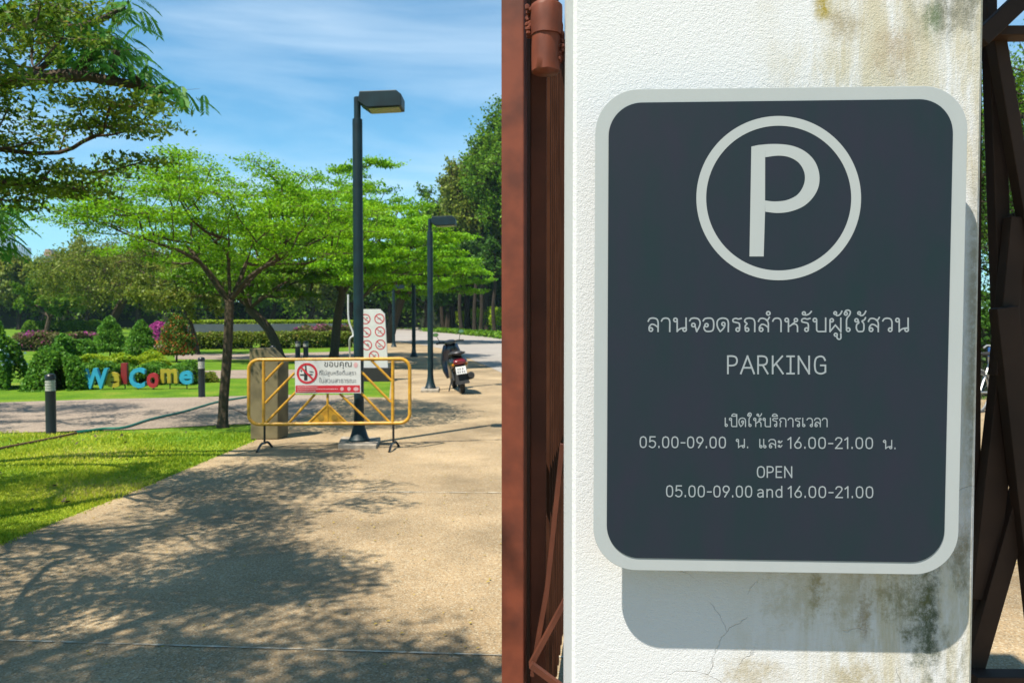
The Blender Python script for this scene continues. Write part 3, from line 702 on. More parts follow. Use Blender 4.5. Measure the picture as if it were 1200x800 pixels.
for (a, b_, yy) in ((348.5, 372, 453.3), (348.5, 396, 455.7), (348.5, 370, 458.2)):
    x = a; r = random.Random(int(yy * 10))
    while x < b_:
        w_ = r.uniform(.9, 2.4); mb.add([Y(x, yy + .5, y1 - .002), Y(min(b_, x + w_), yy + .5, y1 - .002), Y(min(b_, x + w_), yy - .5, y1 - .002), Y(x, yy - .5, y1 - .002)], [(0, 1, 2, 3)]); x += w_ + .5
mb.build('band_print', M['pink_ink'], notice, world=True)
mb = MB(); mb.add([Y(416.8 + 2.4 * math.cos(a), 427.6 + 3.2 * math.sin(a), y1) for a in [2 * math.pi * q / 14 for q in range(14)]], [tuple(range(14))]); mb.build('faded_emblem', M['pink_ink'], notice, world=True)

# ------------------------------------------------------------------ timber slab post
sp_ = MB(); sy = 9.72
sp_.prism([Y(293.5, 515.2, sy), Y(325.5, 514.5, sy), Y(326, 424.5, sy), Y(309.5, 407.5, sy), Y(291.8, 408.3, sy)], (.07, .22, 0))
slab = sp_.build('timber_post', M['wood'], bevel=.012)
tag(slab, 'thick weathered grey timber slab post with a slanted top behind the barrier', 'post')

# ------------------------------------------------------------------ lamp posts
def lamp(base, h, rad, label, neck=True, head_l=.50):
    root = empty('street_lamp', base, label, 'street lamp', 'dark teal lamp posts along the paving')
    mb = MB(); mb.lathe((0, 0, 0), [(rad, .05), (rad, h - .28), (rad * .98, h - .25), (rad * .68, h - .245), (rad * .68, h), (rad * .5, h + .008)], 20); mb.build('pole', M['teal'], root, smooth=True)
    mb = MB(); mb.lathe((0, 0, 0), [(rad * 2.15, .0), (rad * 2.15, .02), (rad * 1.9, .035), (rad * 1.25, .16), (rad * 1.08, .24), (rad * 1.02, .30)], 12)
    for k in range(4):
        a = R(45 + 90 * k); mb.lathe((rad * 1.75 * math.cos(a), rad * 1.75 * math.sin(a), .03), [(.012, 0), (.012, .03), (.006, .036)], 6)
    mb.build('base_flare', M['teal'], root, smooth=True)
    x0 = rad * .55; x1 = x0 + head_l; d = .15; zc = h - .02
    mb = MB()
    mb.prism([(x0, -d, zc - .06), (x0 + .10, -d, zc - .13), (x1, -d, zc - .11), (x1, -d, zc + .02), (x1 - .06, -d, zc + .07), (x0 + .02, -d, zc + .055)], (0, 2 * d, 0))
    hd = mb.build('lamp_head', M['teal'], root, bevel=.008)
    mb = MB(); mb.prism([(x0 + .12, -d + .03, zc - .1335), (x1 - .03, -d + .03, zc - .1155), (x1 - .03, d - .03, zc - .1155), (x0 + .12, d - .03, zc - .1335)], (0, 0, -.006)); mb.build('lens', M['lens'], hd)
    return root
l1 = G(421, 521.5)
lamp((l1.x, l1.y, .055), Y(421, 114.5, l1.y).z - .055, .058, 'tall dark teal lamp post nearest the camera, right behind the yellow barrier')
mb = MB(); rr = random.Random(2)
mb.prism([G(396, 526.5), G(441, 526.5), G(446, 517), G(400, 516)], (0, 0, .052)); fo = mb.build('lamp_footing', M['concrete'], bevel=.006); tag(fo, 'rough concrete footing slab under the nearest lamp post', 'footing')
l2 = G(504.5, 457.5); lamp((l2.x, l2.y, .04), Y(504, 259, l2.y).z, .058, 'dark lamp post left of the parked scooter')
mb = MB(); mb.prism([G(493, 460), G(514, 460), G(515, 455.5), G(494, 455.5)], (0, 0, .05)); tag(mb.build('lamp_footing', M['concrete'], bevel=.006), 'concrete footing slab under the lamp post beside the scooter', 'footing')
l3 = G(485, 418); lamp((l3.x, l3.y, 0), 3.1, .075, 'third lamp post, thin and dark before the pale road')
l4 = G(461.5, 406.5); lamp((l4.x, l4.y, 0), 3.1, .075, 'farthest lamp post, beside the leaning tree trunk at the pale road')

# ------------------------------------------------------------------ rules sign, bent pipe
ry = G(437, 447).y
rs = empty('rules_sign', G(437, 447), 'tall white prohibition sign with red crossed circles on a black base', 'sign')
MB().prism([Y(418, 447.5, ry), Y(455.5, 447.5, ry), Y(458, 431, ry), Y(416, 431, ry)], (0, .35, 0)).build('base', M['black_matt'], rs, world=True, bevel=.01)
MB().prism([Y(420.5, 431, ry + .12), Y(454.5, 431, ry + .12), Y(450.8, 368, ry + .12), Y(445, 362, ry + .12), Y(419, 362.3, ry + .12)], (0, .08, 0)).build('board', M['white'], rs, world=True)
yy = ry + .117
for (x, y_) in ((428.2, 373.8), (444.6, 373.4), (429, 389.2), (445.2, 388.4), (430, 404.3), (445.8, 403.6), (438.2, 416.8)):
    annulus(x, y_, 4.9, 6.0, yy, M['red'], 'prohibition_ring', rs, n=24, ang=40)
    mb = MB(); r = random.Random(int(x * 10))
    for q in range(3):
        a = x + r.uniform(-3, 1); b_ = y_ + r.uniform(-2.5, 1.5); mb.add([Y(a, b_ + 1.4, yy + .0012), Y(a + r.uniform(1, 3), b_ + 1.6, yy + .0012), Y(a + r.uniform(.5, 2.4), b_, yy + .0012)], [(0, 1, 2)])
        mb.v = [(v[0], v[1] + .0002 * q, v[2]) if i // 3 == q else v for i, v in enumerate(mb.v)]
    mb.build('pictogram', M['grey_ink'], rs, world=True)
mb = MB().tube(catmull([G(409, 440) + Vector((0, .3, 0)), Y(409.5, 400, 20), Y(414, 392, 20), Y(408.6, 374, 20), Y(408, 345, 20)], 5), .022, 8)
tag(mb.build('bent_pipe', M['white'], smooth=True), 'thin white bent pipe standing just left of the nearest lamp post', 'pipe')

# ------------------------------------------------------------------ bollards
def bollard(base, h, rad, label):
    root = empty('bollard', base, label, 'bollard', 'black bollard lights with white bands')
    MB().lathe((0, 0, 0), [(rad * 1.02, 0), (rad * 1.02, .03), (rad, .035), (rad, h * .715)], 20).build('post', M['black'], root, smooth=True)
    pr_ = [(rad * .86, h * .715)]
    for k in range(4):
        z = h * (.72 + .045 * k); pr_ += [(rad * .98, z), (rad * .98, z + h * .028), (rad * .86, z + h * .03), (rad * .86, z + h * .042)]
    MB().lathe((0, 0, 0), pr_, 20).build('light_band', M['band'], root, smooth=False)
    MB().lathe((0, 0, 0), [(rad * 1.03, h * .90), (rad * 1.03, h * .955), (rad * .85, h * .985), (rad * .4, h)], 20).build('cap', M['black'], root, smooth=True)
p = G(60, 508.5); bollard(p, .78, .062, 'black bollard with a white band on the lawn at the far left')
p = G(236.5, 465.5); bollard(p, .76, .062, 'black bollard with a white band at the right end of the welcome letters')
p = G(320, 440); bollard(p, .78, .062, 'short black bollard just behind the timber slab post')
p = G(349, 421.5); bollard(p, .66, .09, 'left one of the two small bollards behind the barrier')
p = G(358.5, 421.5); bollard(p, .66, .09, 'right one of the two small bollards behind the barrier')

# ------------------------------------------------------------------ welcome letters
LC = {'blue': plain('sky blue letter paint', (.03, .36, .55), .45, nscale=9), 'yel': plain('olive yellow letter paint', (.42, .34, .02), .45, nscale=9), 'red': plain('crimson letter paint', (.42, .018, .03), .45, nscale=9), 'dred': plain('dark red letter paint', (.25, .012, .015), .45, nscale=9)}
def letter(ch, x0, x1, yt, yb, yg, mat, label, off=.032):
    g = G((x0 + x1) / 2, yg); y = g.y
    o = text_mesh(ch, x0, x1, yt, yb, y, LC[mat], 'standing_letter', None, offset=off, extrude=.04)
    m = o.modifiers.new('bevel', 'BEVEL'); m.width = .022; m.segments = 3; m.limit_method = 'ANGLE'; m.angle_limit = R(60)
    tag(o, label, 'letter', 'standing letters spelling welcome')
    lowz = min(v.co.z for v in o.data.vertices)
    cxx = g.x
    if lowz > .03:
        MB().tube([(cxx, y - .02, 0), (cxx, y - .02, lowz + .06)], .012, 6).build('stake', M['black'], o)
for a in (('W', 99, 128.5, 431, 455, 456.5, 'blue', 'sky blue letter W, first of the standing letters'), ('e', 125.5, 142, 435.5, 453.8, 456, 'yel', 'olive yellow letter e right of the blue W'),
          ('l', 144, 150.5, 425, 449.5, 455.5, 'dred', 'tall dark red letter l between two round letters'), ('C', 153.5, 171.5, 430.5, 454.2, 456, 'blue', 'sky blue capital letter C'),
          ('o', 174, 187.5, 436.5, 454.2, 456, 'red', 'crimson red letter o right of the blue C'), ('m', 190, 209.5, 431.8, 448.5, 455.5, 'yel', 'olive yellow letter m, second from the right'),
          ('e', 212, 227, 434, 450, 455.5, 'blue', 'blue letter e at the right end of the standing letters')):
    letter(*a)

# ------------------------------------------------------------------ hoses
mb = MB().tube([p + Vector((0, 0, .024)) for p in [G(*q) for q in catmull([(90, 509), (120, 504.5), (145, 503), (175, 493.5), (215, 484), (255, 472.5), (300, 465)], 4)]], .019, 8)
tag(mb.build('garden_hose', M['hose_green'], smooth=True), 'green garden hose running across the path and lawn', 'hose')
mb = MB().tube([p + Vector((0, 0, .022)) for p in [G(*q) for q in catmull([(-30, 536), (0, 527.5), (30, 521.5), (60, 515.5), (90, 509)], 4)]], .014, 8)
tag(mb.build('garden_hose', M['hose_brown'], smooth=True), 'brown hose lying on the sunlit lawn at the left edge', 'hose')
# ------------------------------------------------------------------ leaves and trees
def leaf_arrays(P, size, rng, aspect=.5, flat=.6, normal=None, jit=.35):
    """one small diamond leaf per point; flat: 1 lies level, 0 any direction"""
    n = len(P)
    nr = rng.normal(size=(n, 3)) * (1 - flat); nr[:, 2] += flat
    if normal is not None: nr = nr + normal
    nr /= np.linalg.norm(nr, axis=1)[:, None] + 1e-9
    a = rng.normal(size=(n, 3)); u = a - (a * nr).sum(1)[:, None] * nr; u /= np.linalg.norm(u, axis=1)[:, None] + 1e-9
    v = np.cross(nr, u); s = size * rng.uniform(1 - jit, 1 + jit, n)[:, None]
    mid = P + nr * s * .12
    V = np.stack([P - u * s * .5, mid + v * s * aspect * .5 + u * s * .05, P + u * s * .5, mid - v * s * aspect * .5 + u * s * .05], 1)
    return V.reshape(-1, 3)
def leaf_object(name, V, mat, parent=None, rng=None, var=None, off=None):
    n = len(V) // 4
    if off is not None: V = V - np.array(off)
    me = bpy.data.meshes.new(name)
    me.vertices.add(4 * n); me.vertices.foreach_set('co', V.astype(np.float32).ravel())
    me.loops.add(4 * n); me.loops.foreach_set('vertex_index', np.arange(4 * n, dtype=np.int32))
    me.polygons.add(n); me.polygons.foreach_set('loop_start', np.arange(0, 4 * n, 4, dtype=np.int32))
    me.polygons.foreach_set('loop_total', np.full(n, 4, dtype=np.int32))
    at = me.attributes.new('var', 'FLOAT', 'POINT')
    if var is None: var = rng.uniform(0, 1, n)
    at.data.foreach_set('value', np.repeat(np.clip(var, 0, 1), 4).astype(np.float32))
    me.materials.append(mat); me.update(calc_edges=True); me.validate()
    return link(bpy.data.objects.new(name, me), parent)

def tree(base, pads, guides, trunk_r, label, cat='tree', name='tree', group=None, leaf='leaf_mid', bark='bark', n_leaf=200, pad_r=.4, pad_t=.07, size=.05,
         seed=1, flat=.6, aspect=.5, tip=.006, frond=False, tiers=True, pad_shape='disc', tuft=0, droop=0.0, trunk_n=8):
    """pads: leaf-pad centres in world space; guides: polylines (trunk first) as lists of (x,y,z)"""
    rng = np.random.default_rng(seed); base = np.array(base, float)
    nodes = []; par = []; 
    def addn(p, q): nodes.append(np.array(p, float)); par.append(q); return len(nodes) - 1
    trunk_len = 0
    for gi, g in enumerate(guides):
        pts = catmull(g, 4)
        if gi == 0: last = -1
        else: last = int(np.argmin([np.linalg.norm(nd - np.array(pts[0])) for nd in nodes]))
        for i, p in enumerate(pts):
            if gi > 0 and i == 0 and np.linalg.norm(nodes[last] - np.array(p)) < 1e-3: continue
            last = addn(p, last)
        if gi == 0: fork = np.array(pts[-1]); ntr = len(nodes)
    pads = np.array(pads, float); order = np.argsort(np.linalg.norm(pads - fork, axis=1)); ends = []
    for k in order:
        p = pads[k]; A = np.array(nodes[max(0, ntr - 2):]); d = np.linalg.norm(A - p, axis=1)
        df = np.linalg.norm(A - fork, axis=1); cost = d + .35 * df + np.where(A[:, 2] > p[2] + .05, .6 * d, 0)
        j = int(np.argmin(cost)) + max(0, ntr - 2); a = nodes[j]; ln = np.linalg.norm(p - a); m = max(2, int(ln / (pad_r * .8)))
        last = j; hz = p - a; bend = np.array([0, 0, -.12 * ln]) if tiers else np.array([0, 0, .05 * ln])
        side = rng.normal(size=3) * ln * .05
        for i in range(1, m + 1):
            t = i / m; q = a + hz * t + (bend + side) * 4 * t * (1 - t) * .5
            last = addn(q, last)
        ends.append(last)
    n = len(nodes); cnt = np.zeros(n)
    for e in ends: cnt[e] += 1
    for i in range(n - 1, 0, -1):
        if par[i] >= 0: cnt[par[i]] += cnt[i]
    tot = max(cnt[0], 1); rad = np.maximum(tip, trunk_r * .82 * (np.maximum(cnt, .6) / tot) ** .47)
    for i in range(ntr): rad[i] = trunk_r * (1.0 - .16 * i / ntr)
    rad[0] = trunk_r * 1.35; rad[1] = trunk_r * 1.1
    kids = [[] for _ in range(n)]
    for i, q in enumerate(par):
        if q >= 0: kids[q].append(i)
    root = empty(name, tuple(base), label, cat, group)
    mb = MB(); stack = [(0, -1)]
    while stack:
        s0, pr_ = stack.pop(); chain = ([nodes[pr_]] if pr_ >= 0 else []) + [nodes[s0]]; rr = ([min(rad[pr_], rad[s0] * 1.25)] if pr_ >= 0 else []) + [rad[s0]]; cur = s0
        while kids[cur]:
            ks = sorted(kids[cur], key=lambda i: -cnt[i])
            for o_ in ks[1:]: stack.append((o_, cur))
            cur = ks[0]; chain.append(nodes[cur]); rr.append(rad[cur])
        if len(chain) > 1: mb.tube([Vector(c - base) for c in chain], rr, trunk_n if rr[0] > trunk_r * .4 else 5)
    # twigs and leaves
    VV = []; var = []
    for p in pads:
        m = 6; L_ = []
        az0 = rng.uniform(0, 6.28); pv = rng.uniform(0, 1)
        for t in range(m):
            a = az0 + 6.283 * t / m + rng.normal() * .25; ln = pad_r * rng.uniform(.55, 1.15)
            el = rng.normal() * .12 + .05 - droop
            dvec = np.array([math.cos(a), math.sin(a), el])
            if pad_shape == 'ball':
                dvec = rng.normal(size=3); dvec[2] = dvec[2] * .7 + .15; dvec /= np.linalg.norm(dvec)
            e = p + dvec * ln
            mb.tube([Vector(p - base), Vector(e - base)], [tip * .8, tip * .35], 3, cap=False)
            k = int(n_leaf / m); u = rng.uniform(.05, 1, k) ** .75
            q = p + np.outer(u * ln * 1.08, dvec)
            spread = pad_r * .26
            q = q + np.stack([rng.normal(size=k) * spread * (1.1 - u * .5), rng.normal(size=k) * spread * (1.1 - u * .5), rng.normal(size=k) * (pad_t if pad_shape == 'disc' else spread)], 1)
            L_.append(q)
        q = np.concatenate(L_)
        if frond:
            # each point becomes a drooping compound leaf: leaflets hung along a short rachis
            k = len(q); a = rng.uniform(0, 6.28, k); out = []
            for j in range(9):
                t = (j + 1) / 9; c0 = q + np.stack([np.cos(a) * t * .20, np.sin(a) * t * .20, np.full(k, -.10 * t * t - .01 * t)], 1)
                for sg in (-1, 1):
                    u = np.stack([-np.sin(a) * sg * .55 + np.cos(a) * .45, np.cos(a) * sg * .55 + np.sin(a) * .45, np.full(k, -.55)], 1)
                    u /= np.linalg.norm(u, axis=1)[:, None]; v = np.cross(u, np.stack([np.cos(a), np.sin(a), np.zeros(k)], 1)); v /= np.linalg.norm(v, axis=1)[:, None] + 1e-9
                    s = size * (1 - .3 * abs(t - .5)) * rng.uniform(.8, 1.2, k)[:, None]
                    out.append(np.stack([c0, c0 + u * s * .5 + v * s * .14, c0 + u * s, c0 + u * s * .5 - v * s * .14], 1).reshape(-1, 3))
            for o_ in out: VV.append(o_); var.append(np.clip(rng.uniform(0, 1, len(o_) // 4) * .6 + pv * .4, 0, 1))
        else:
            if tuft:
                q = np.repeat(q, tuft, 0) + rng.normal(size=(len(q) * tuft, 3)) * size * .45
            VV.append(leaf_arrays(q, size, rng, aspect, flat)); var.append(np.clip(rng.uniform(0, 1, len(q)) * .75 + pv * .25, 0, 1))
    mb.build('trunk', M[bark], root, smooth=True)
    V = np.concatenate(VV) - base
    leaf_object('crown', V, M[leaf], root, var=np.concatenate(var))
    return root
def umbrella_pads(n, c, rx, ry, z0, z1, seed, rise=.25, dome=.5, tier=.33, inner=.15, lean=(0, 0), mind=0):
    """pad centres in flat tiers between a rising underside and a domed top"""
    rng = np.random.default_rng(seed); out = []; tries = 0
    while len(out) < n and tries < n * 60:
        tries += 1
        r = math.sqrt(rng.uniform(inner ** 2, 1)); a = rng.uniform(0, 6.283)
        lo = z0 + rise * r * (z1 - z0); hi = z1 - dome * r * r * (z1 - z0)
        if hi <= lo: continue
        z = rng.uniform(lo, hi); z = round(z / tier) * tier + rng.normal() * tier * .14 + .1 * math.sin(a * 2)
        p = (c[0] + rx * r * math.cos(a) + lean[0] * (z - z0), c[1] + ry * r * math.sin(a) + lean[1] * (z - z0), z)
        if mind and any((p[0] - q[0]) ** 2 + (p[1] - q[1]) ** 2 + (2.2 * (p[2] - q[2])) ** 2 < mind ** 2 for q in out): continue
        out.append(p)
    return out
def ball_pads(n, c, r, seed, shell=.55, flatbot=.6):
    rng = np.random.default_rng(seed); out = []
    ph = rng.uniform(0, 6.28, 6)
    while len(out) < n:
        d = rng.normal(size=3); d /= np.linalg.norm(d); t = rng.uniform(shell ** 3, 1) ** (1 / 3)
        a = math.atan2(d[1], d[0]); t *= 1 + .16 * math.sin(3 * a + ph[0]) + .13 * math.sin(5 * a + 4 * d[2] + ph[1])
        if d[2] < -flatbot: continue
        out.append((c[0] + r[0] * d[0] * t, c[1] + r[1] * d[1] * t, c[2] + r[2] * d[2] * t))
    return out

# --- main shade tree on the lawn edge
def P3(px, py, y): v = Y(px, py, y); return (v.x, v.y, v.z)
b1 = G(261, 500.5); y0 = b1.y
pads = umbrella_pads(215, (Y(258, 300, y0).x, y0 + .3), 2.2, 2.1, 2.02, 3.72, 11, rise=.33, dome=.42, tier=.27, mind=.27)
pads += [P3(210 + 16 * math.sin(i * 2.1), 196 + 5 * i, y0 + .5 * math.cos(i * 1.7)) for i in range(6)] + [P3(300 + 10 * i, 190 + 9 * i, y0 - .6 + .2 * i) for i in range(5)]
pads += [P3(92 + 14 * i, 262 - 7 * i, y0 - .3 + .12 * i) for i in range(7)] + [P3(340 + 15 * i, 232 + 6 * i, y0 + .3 + .1 * i) for i in range(7)]
guides = [[(b1.x, y0, -.03), P3(262, 470, y0), P3(266, 420, y0), P3(268, 380, y0), P3(269, 352, y0)],
          [P3(269, 353, y0), P3(245, 318, y0 - .1), P3(215, 296, y0 - .25), P3(170, 280, y0 - .4), P3(128, 262, y0 - .5)],
          [P3(268, 356, y0), P3(250, 330, y0 + .1), P3(225, 295, y0 + .3), P3(190, 255, y0 + .5)],
          [P3(270, 352, y0), P3(268, 315, y0 + .1), P3(268, 270, y0), P3(262, 235, y0 - .1)],
          [P3(270, 353, y0), P3(285, 318, y0 + .2), P3(298, 275, y0 + .35), P3(296, 232, y0 + .4)],
          [P3(271, 350, y0), P3(295, 322, y0 - .15), P3(335, 300, y0 - .1), P3(372, 282, y0), P3(415, 262, y0 + .2)],
          [P3(271, 352, y0), P3(310, 312, y0 + .3), P3(345, 275, y0 + .6)]]
tree(b1, pads, guides, .072, 'umbrella shaped shade tree with bright green tiers on the lawn edge left of the barrier', leaf='leaf_bright', n_leaf=225, pad_r=.31, pad_t=.03, size=.043, seed=4, flat=.6, aspect=.55, tip=.0045)

# --- second shade tree behind the tall lamp post
def shade_tree(px, py, zs, fork_px, cpx, w_px, top, bot, npads, seed, label, leaf='leaf_bright', ry=1.0, nl=230, rise=.28, shape='disc', lean=0, size=None, tr=None, extra=(), dome=.42):
    b_ = G(px, py); y_ = b_.y; s = y_ / F
    z1 = Y(0, top, y_).z; z0 = Y(0, bot, y_).z; c_ = (Y(cpx, 300, y_).x, y_)
    rx = w_px / 2 * s
    pads = umbrella_pads(npads, c_, rx, rx * ry, z0, z1, seed, rise=rise, dome=dome, tier=(z1 - z0) / 6.5, mind=rx * .13) + [P3(a, c, y_ + d) for a, c, d in extra]
    g_ = [[(b_.x, y_, -.05)] + [P3(a, c, y_) for a, c in fork_px]]
    fx, fy = fork_px[-1]
    for k in range(5):
        a = 6.283 * k / 5 + seed; q = Vector((c_[0] + rx * .5 * math.cos(a), y_ + rx * ry * .5 * math.sin(a), z0 + (z1 - z0) * .35)); f0 = Vector(P3(fx, fy, y_))
        g_.append([tuple(f0), tuple(f0.lerp(q, .5) + Vector((0, 0, (z1 - z0) * .03))), tuple(q)])
    return tree(b_, pads, g_, tr or .16 * s * 33, label, leaf=leaf, n_leaf=nl, pad_r=rx * .155, pad_t=rx * .016, size=size or s * 3.4, seed=seed, flat=.55 if shape == 'disc' else .2, aspect=.6, tip=.009 * s * 33, group=None, pad_shape=shape)
shade_tree(391, 421, 0, [(393, 400), (396, 370), (401, 345)], 402, 205, 205, 335, 190, 21, 'second shade tree, its crown half hidden by the tall lamp post', tr=.17, extra=[(430 + 9 * i, 188 + 2 * i, 0) for i in range(4)] + [(395 + 8 * i, 200 - i, 1) for i in range(4)])
shade_tree(421, 431, 0, [(421, 420), (421, 385), (423, 350)], 460, 175, 236, 346, 150, 23, 'slim shade tree whose trunk hides behind the tall lamp post', tr=.055, rise=.2)
shade_tree(455, 402, 0, [(459, 385), (465, 365), (470, 350)], 488, 160, 282, 350, 150, 33, 'layered shade tree with a leaning trunk right of the white rules sign', tr=.3, leaf='leaf_bright', rise=.2)
shade_tree(330, 423, 0, [(322, 400), (312, 382), (292, 362)], 300, 200, 262, 366, 140, 41, 'shade tree with a trunk leaning left, behind the timber slab post', tr=.17, leaf='leaf_mid', rise=.35)
shade_tree(118, 396, 0, [(133, 372), (147, 345), (146, 320), (135, 300)], 160, 215, 276, 366, 120, 57, 'broad tree with a crooked dark trunk behind the clipped shrubs', leaf='leaf_olive', rise=.3, nl=230, ry=.7, tr=.32, size=.17, shape='ball')
shade_tree(77, 391, 0, [(78, 375), (79, 350), (80, 330)], 88, 90, 300, 368, 60, 58, 'slender tree with a straight trunk beyond the flower hedge', leaf='leaf_olive', nl=200, ry=.7, tr=.2, shape='ball')
shade_tree(53, 392, 0, [(56, 380), (58, 372)], 52, 90, 332, 370, 45, 59, 'low bushy tree with a short leaning trunk beyond the flower hedge', leaf='leaf_mid', nl=200, ry=.7, tr=.2, shape='ball')
shade_tree(232, 415, 0, [(228, 395), (222, 375), (214, 352)], 215, 130, 300, 372, 60, 61, 'young tree with a thin forked trunk behind the orange tipped shrub', leaf='leaf_olive', nl=180, ry=.7, tr=.1, shape='ball')

# --- the big tree on the left of the camera: dark flat tiers hanging into the top left corner
tb = (-5.3, 4.3, 0)
rng = np.random.default_rng(77)
near = []
for (px, py, y_) in [(10, 30, 6.2), (45, 60, 6.4), (75, 42, 6.0), (100, 15, 6.3), (20, 90, 5.8), (95, 118, 6.3), (130, 118, 6.5), (165, 125, 6.4), (12, 130, 6.2), (80, 148, 6.1), (115, 150, 6.3), (150, 150, 6.6), (172, 143, 6.3),
                    (10, 165, 6.4), (40, 172, 6.1), (60, 200, 6.4), (105, 200, 6.5), (168, 187, 6.4), (30, 215, 6.2), (10, 212, 5.9), (100, 222, 6.4), (30, 5, 6.0), (55, 15, 6.6), (5, 235, 6.3), (40, 228, 6.5)]:
    near.append(P3(px + rng.normal() * 5, py + rng.normal() * 3, y_ + rng.normal() * .25))
for i in range(150):
    while True:
        a = rng.uniform(0, 6.28); r = math.sqrt(rng.uniform(0, 1)); x = -4.55 + 2.3 * r * math.cos(a); y_ = 4.4 + 2.1 * r * math.sin(a); z = rng.uniform(2.5, 5.0 - 1.1 * r * r)
        z = round(z / .34) * .34 + rng.normal() * .04
        if x < -.60 * y_ - .25 or z > 1.5 + .46 * y_: break
    near.append((x, y_, z))
for i in range(24):
    near.append((rng.uniform(-5.1, -2.75), rng.uniform(2.1, 3.9), 4.0 + round(rng.uniform(0, 1) * 3) * .3 + rng.normal() * .04))
g_ = [[tb, (-5.25, 4.3, 1.0), (-5.2, 4.35, 2.0), (-5.1, 4.4, 2.5)], [(-5.1, 4.4, 2.5), (-4.6, 5.0, 2.75), P3(40, 180, 6.2), P3(110, 160, 6.3)], [(-5.1, 4.4, 2.5), (-4.7, 5.0, 3.2), P3(40, 80, 6.2)], [(-5.1, 4.4, 2.5), (-4.6, 3.8, 3.6), (-3.9, 3.2, 4.3)], [(-5.1, 4.4, 2.5), (-5.5, 4.2, 3.6), (-5.9, 3.6, 4.4)]]
tree(tb, near, g_, .10, 'big tree with flat olive green tiers reaching in at the upper left', leaf='leaf_near', n_leaf=300, pad_r=.33, pad_t=.03, size=.047, seed=7, flat=.45, aspect=.5, tip=.005)
fr_ = [P3(px + rng.normal() * 3, py + rng.normal() * 3, y_) for (px, py, y_) in [(90, 30, 7.2), (120, 40, 7.1), (135, 62, 7.0), (100, 70, 7.2), (150, 10, 7.3), (160, 92, 7.1), (30, 20, 7.2), (60, 5, 7.0), (-14, 262, 6.8), (-16, 282, 6.8), (204, 108, 7.2), (112, 55, 7.3), (70, 60, 7.4), (75, 25, 7.3), (-8, 245, 7.1)]]
tree((-7.0, 7.0, 0), fr_, [[(-7.0, 7.0, 0), (-6.9, 7.0, 1.5), (-6.6, 7.0, 2.8)], [(-6.6, 7.0, 2.8), (-5.6, 7.1, 3.4), P3(60, 90, 7.1), P3(130, 95, 7.1), P3(198, 108, 7.2)], [(-6.6, 7.0, 2.8), (-5.8, 7.0, 4.2), P3(60, 30, 7.2)]],
     .12, 'tree with drooping feathery leaves among the tiers at the upper left', leaf='leaf_frond', n_leaf=24, pad_r=.24, pad_t=.04, size=.075, seed=9, frond=True, tip=.0035)
# --- tree behind the camera whose shade falls across the foreground paving
pb_ = [(-3.35 + 1.6 * math.sqrt(u) * math.cos(a), .55 + 1.05 * math.sqrt(u) * math.sin(a), 4.6 + round(z_ * 3) * .3) for u, a, z_ in zip(rng.uniform(0, 1, 110), rng.uniform(0, 6.28, 110), rng.uniform(0, 1, 110))]
pb_ += [(-3.15 + rng.normal() * .28, 2.5 + rng.normal() * .22, 4.5 + rng.normal() * .15) for _ in range(20)]
tree((-4.9, .3, 0), pb_, [[(-4.9, .3, 0), (-4.8, .35, 2), (-4.3, .5, 3.6)], [(-4.3, .5, 3.6), (-3.5, .8, 4.3), (-2.6, .9, 4.7)], [(-4.3, .5, 3.6), (-3.7, 1.6, 4.2), (-3.2, 2.5, 4.5)]],
     .14, 'tiered tree just behind the camera shading the foreground paving', leaf='leaf_near', n_leaf=330, pad_r=.36, pad_t=.04, size=.055, seed=12, flat=.5, tip=.006)

tree((-9.2, 10.8, 0), umbrella_pads(75, (-8.9, 10.8), 2.3, 1.8, 2.5, 3.9, 44, tier=.3, mind=.35), [[(-9.2, 10.8, 0), (-9.85, 10, 1.2), (-9.8, 10, 2.3)], [(-9.8, 10, 2.3), (-9, 9.6, 2.9), (-8, 9.3, 3.1)], [(-9.8, 10, 2.3), (-10.6, 10.6, 2.9), (-11.4, 11, 3.2)]],
     .1, 'shade tree left of the frame dappling the grey cross path', leaf='leaf_bright', n_leaf=210, pad_r=.34, pad_t=.035, size=.055, seed=14, flat=.5, tip=.005)

# --- woods and big trees
def big_tree(px, py, cpx, top, w_px, seed, label, leaf, np_=70, nl=170, bot=None, ry=.8, bark='bark_dark', group=None, tr=1.0, base=None, y_=None, trunk_top=None, sz=3.4):
    b_ = G(px, py) if base is None else Vector(base); y_ = b_.y; s = y_ / F
    z1 = Y(0, top, y_).z; zb = Y(0, bot, y_).z if bot else z1 * .3
    cx_ = Y(cpx, 300, y_).x; rx = w_px / 2 * s; cz = (z1 + zb) / 2; rz = (z1 - zb) / 2
    pads = ball_pads(np_, (cx_, y_, cz), (rx * .86, rx * ry * .86, rz * .9), seed)
    r = random.Random(seed)
    f = (b_.x + (cx_ - b_.x) * .5, y_, zb + rz * .25)
    g_ = [[(b_.x, y_, -.1), (b_.x + r.uniform(-.3, .3), y_, f[2] * .5), f], [f, ((f[0] + cx_) / 2, y_, cz), (cx_, y_, z1 - rz * .5)]]
    return tree(b_, pads, g_, max(.12, rx * .075) * tr, label, leaf=leaf, bark=bark, n_leaf=nl, pad_r=(rx * rx * rz) ** (1 / 3) * .26, size=s * sz, seed=seed, flat=.25, aspect=.7, pad_shape='ball', tiers=False, tip=s * .9, group=group, trunk_n=7)
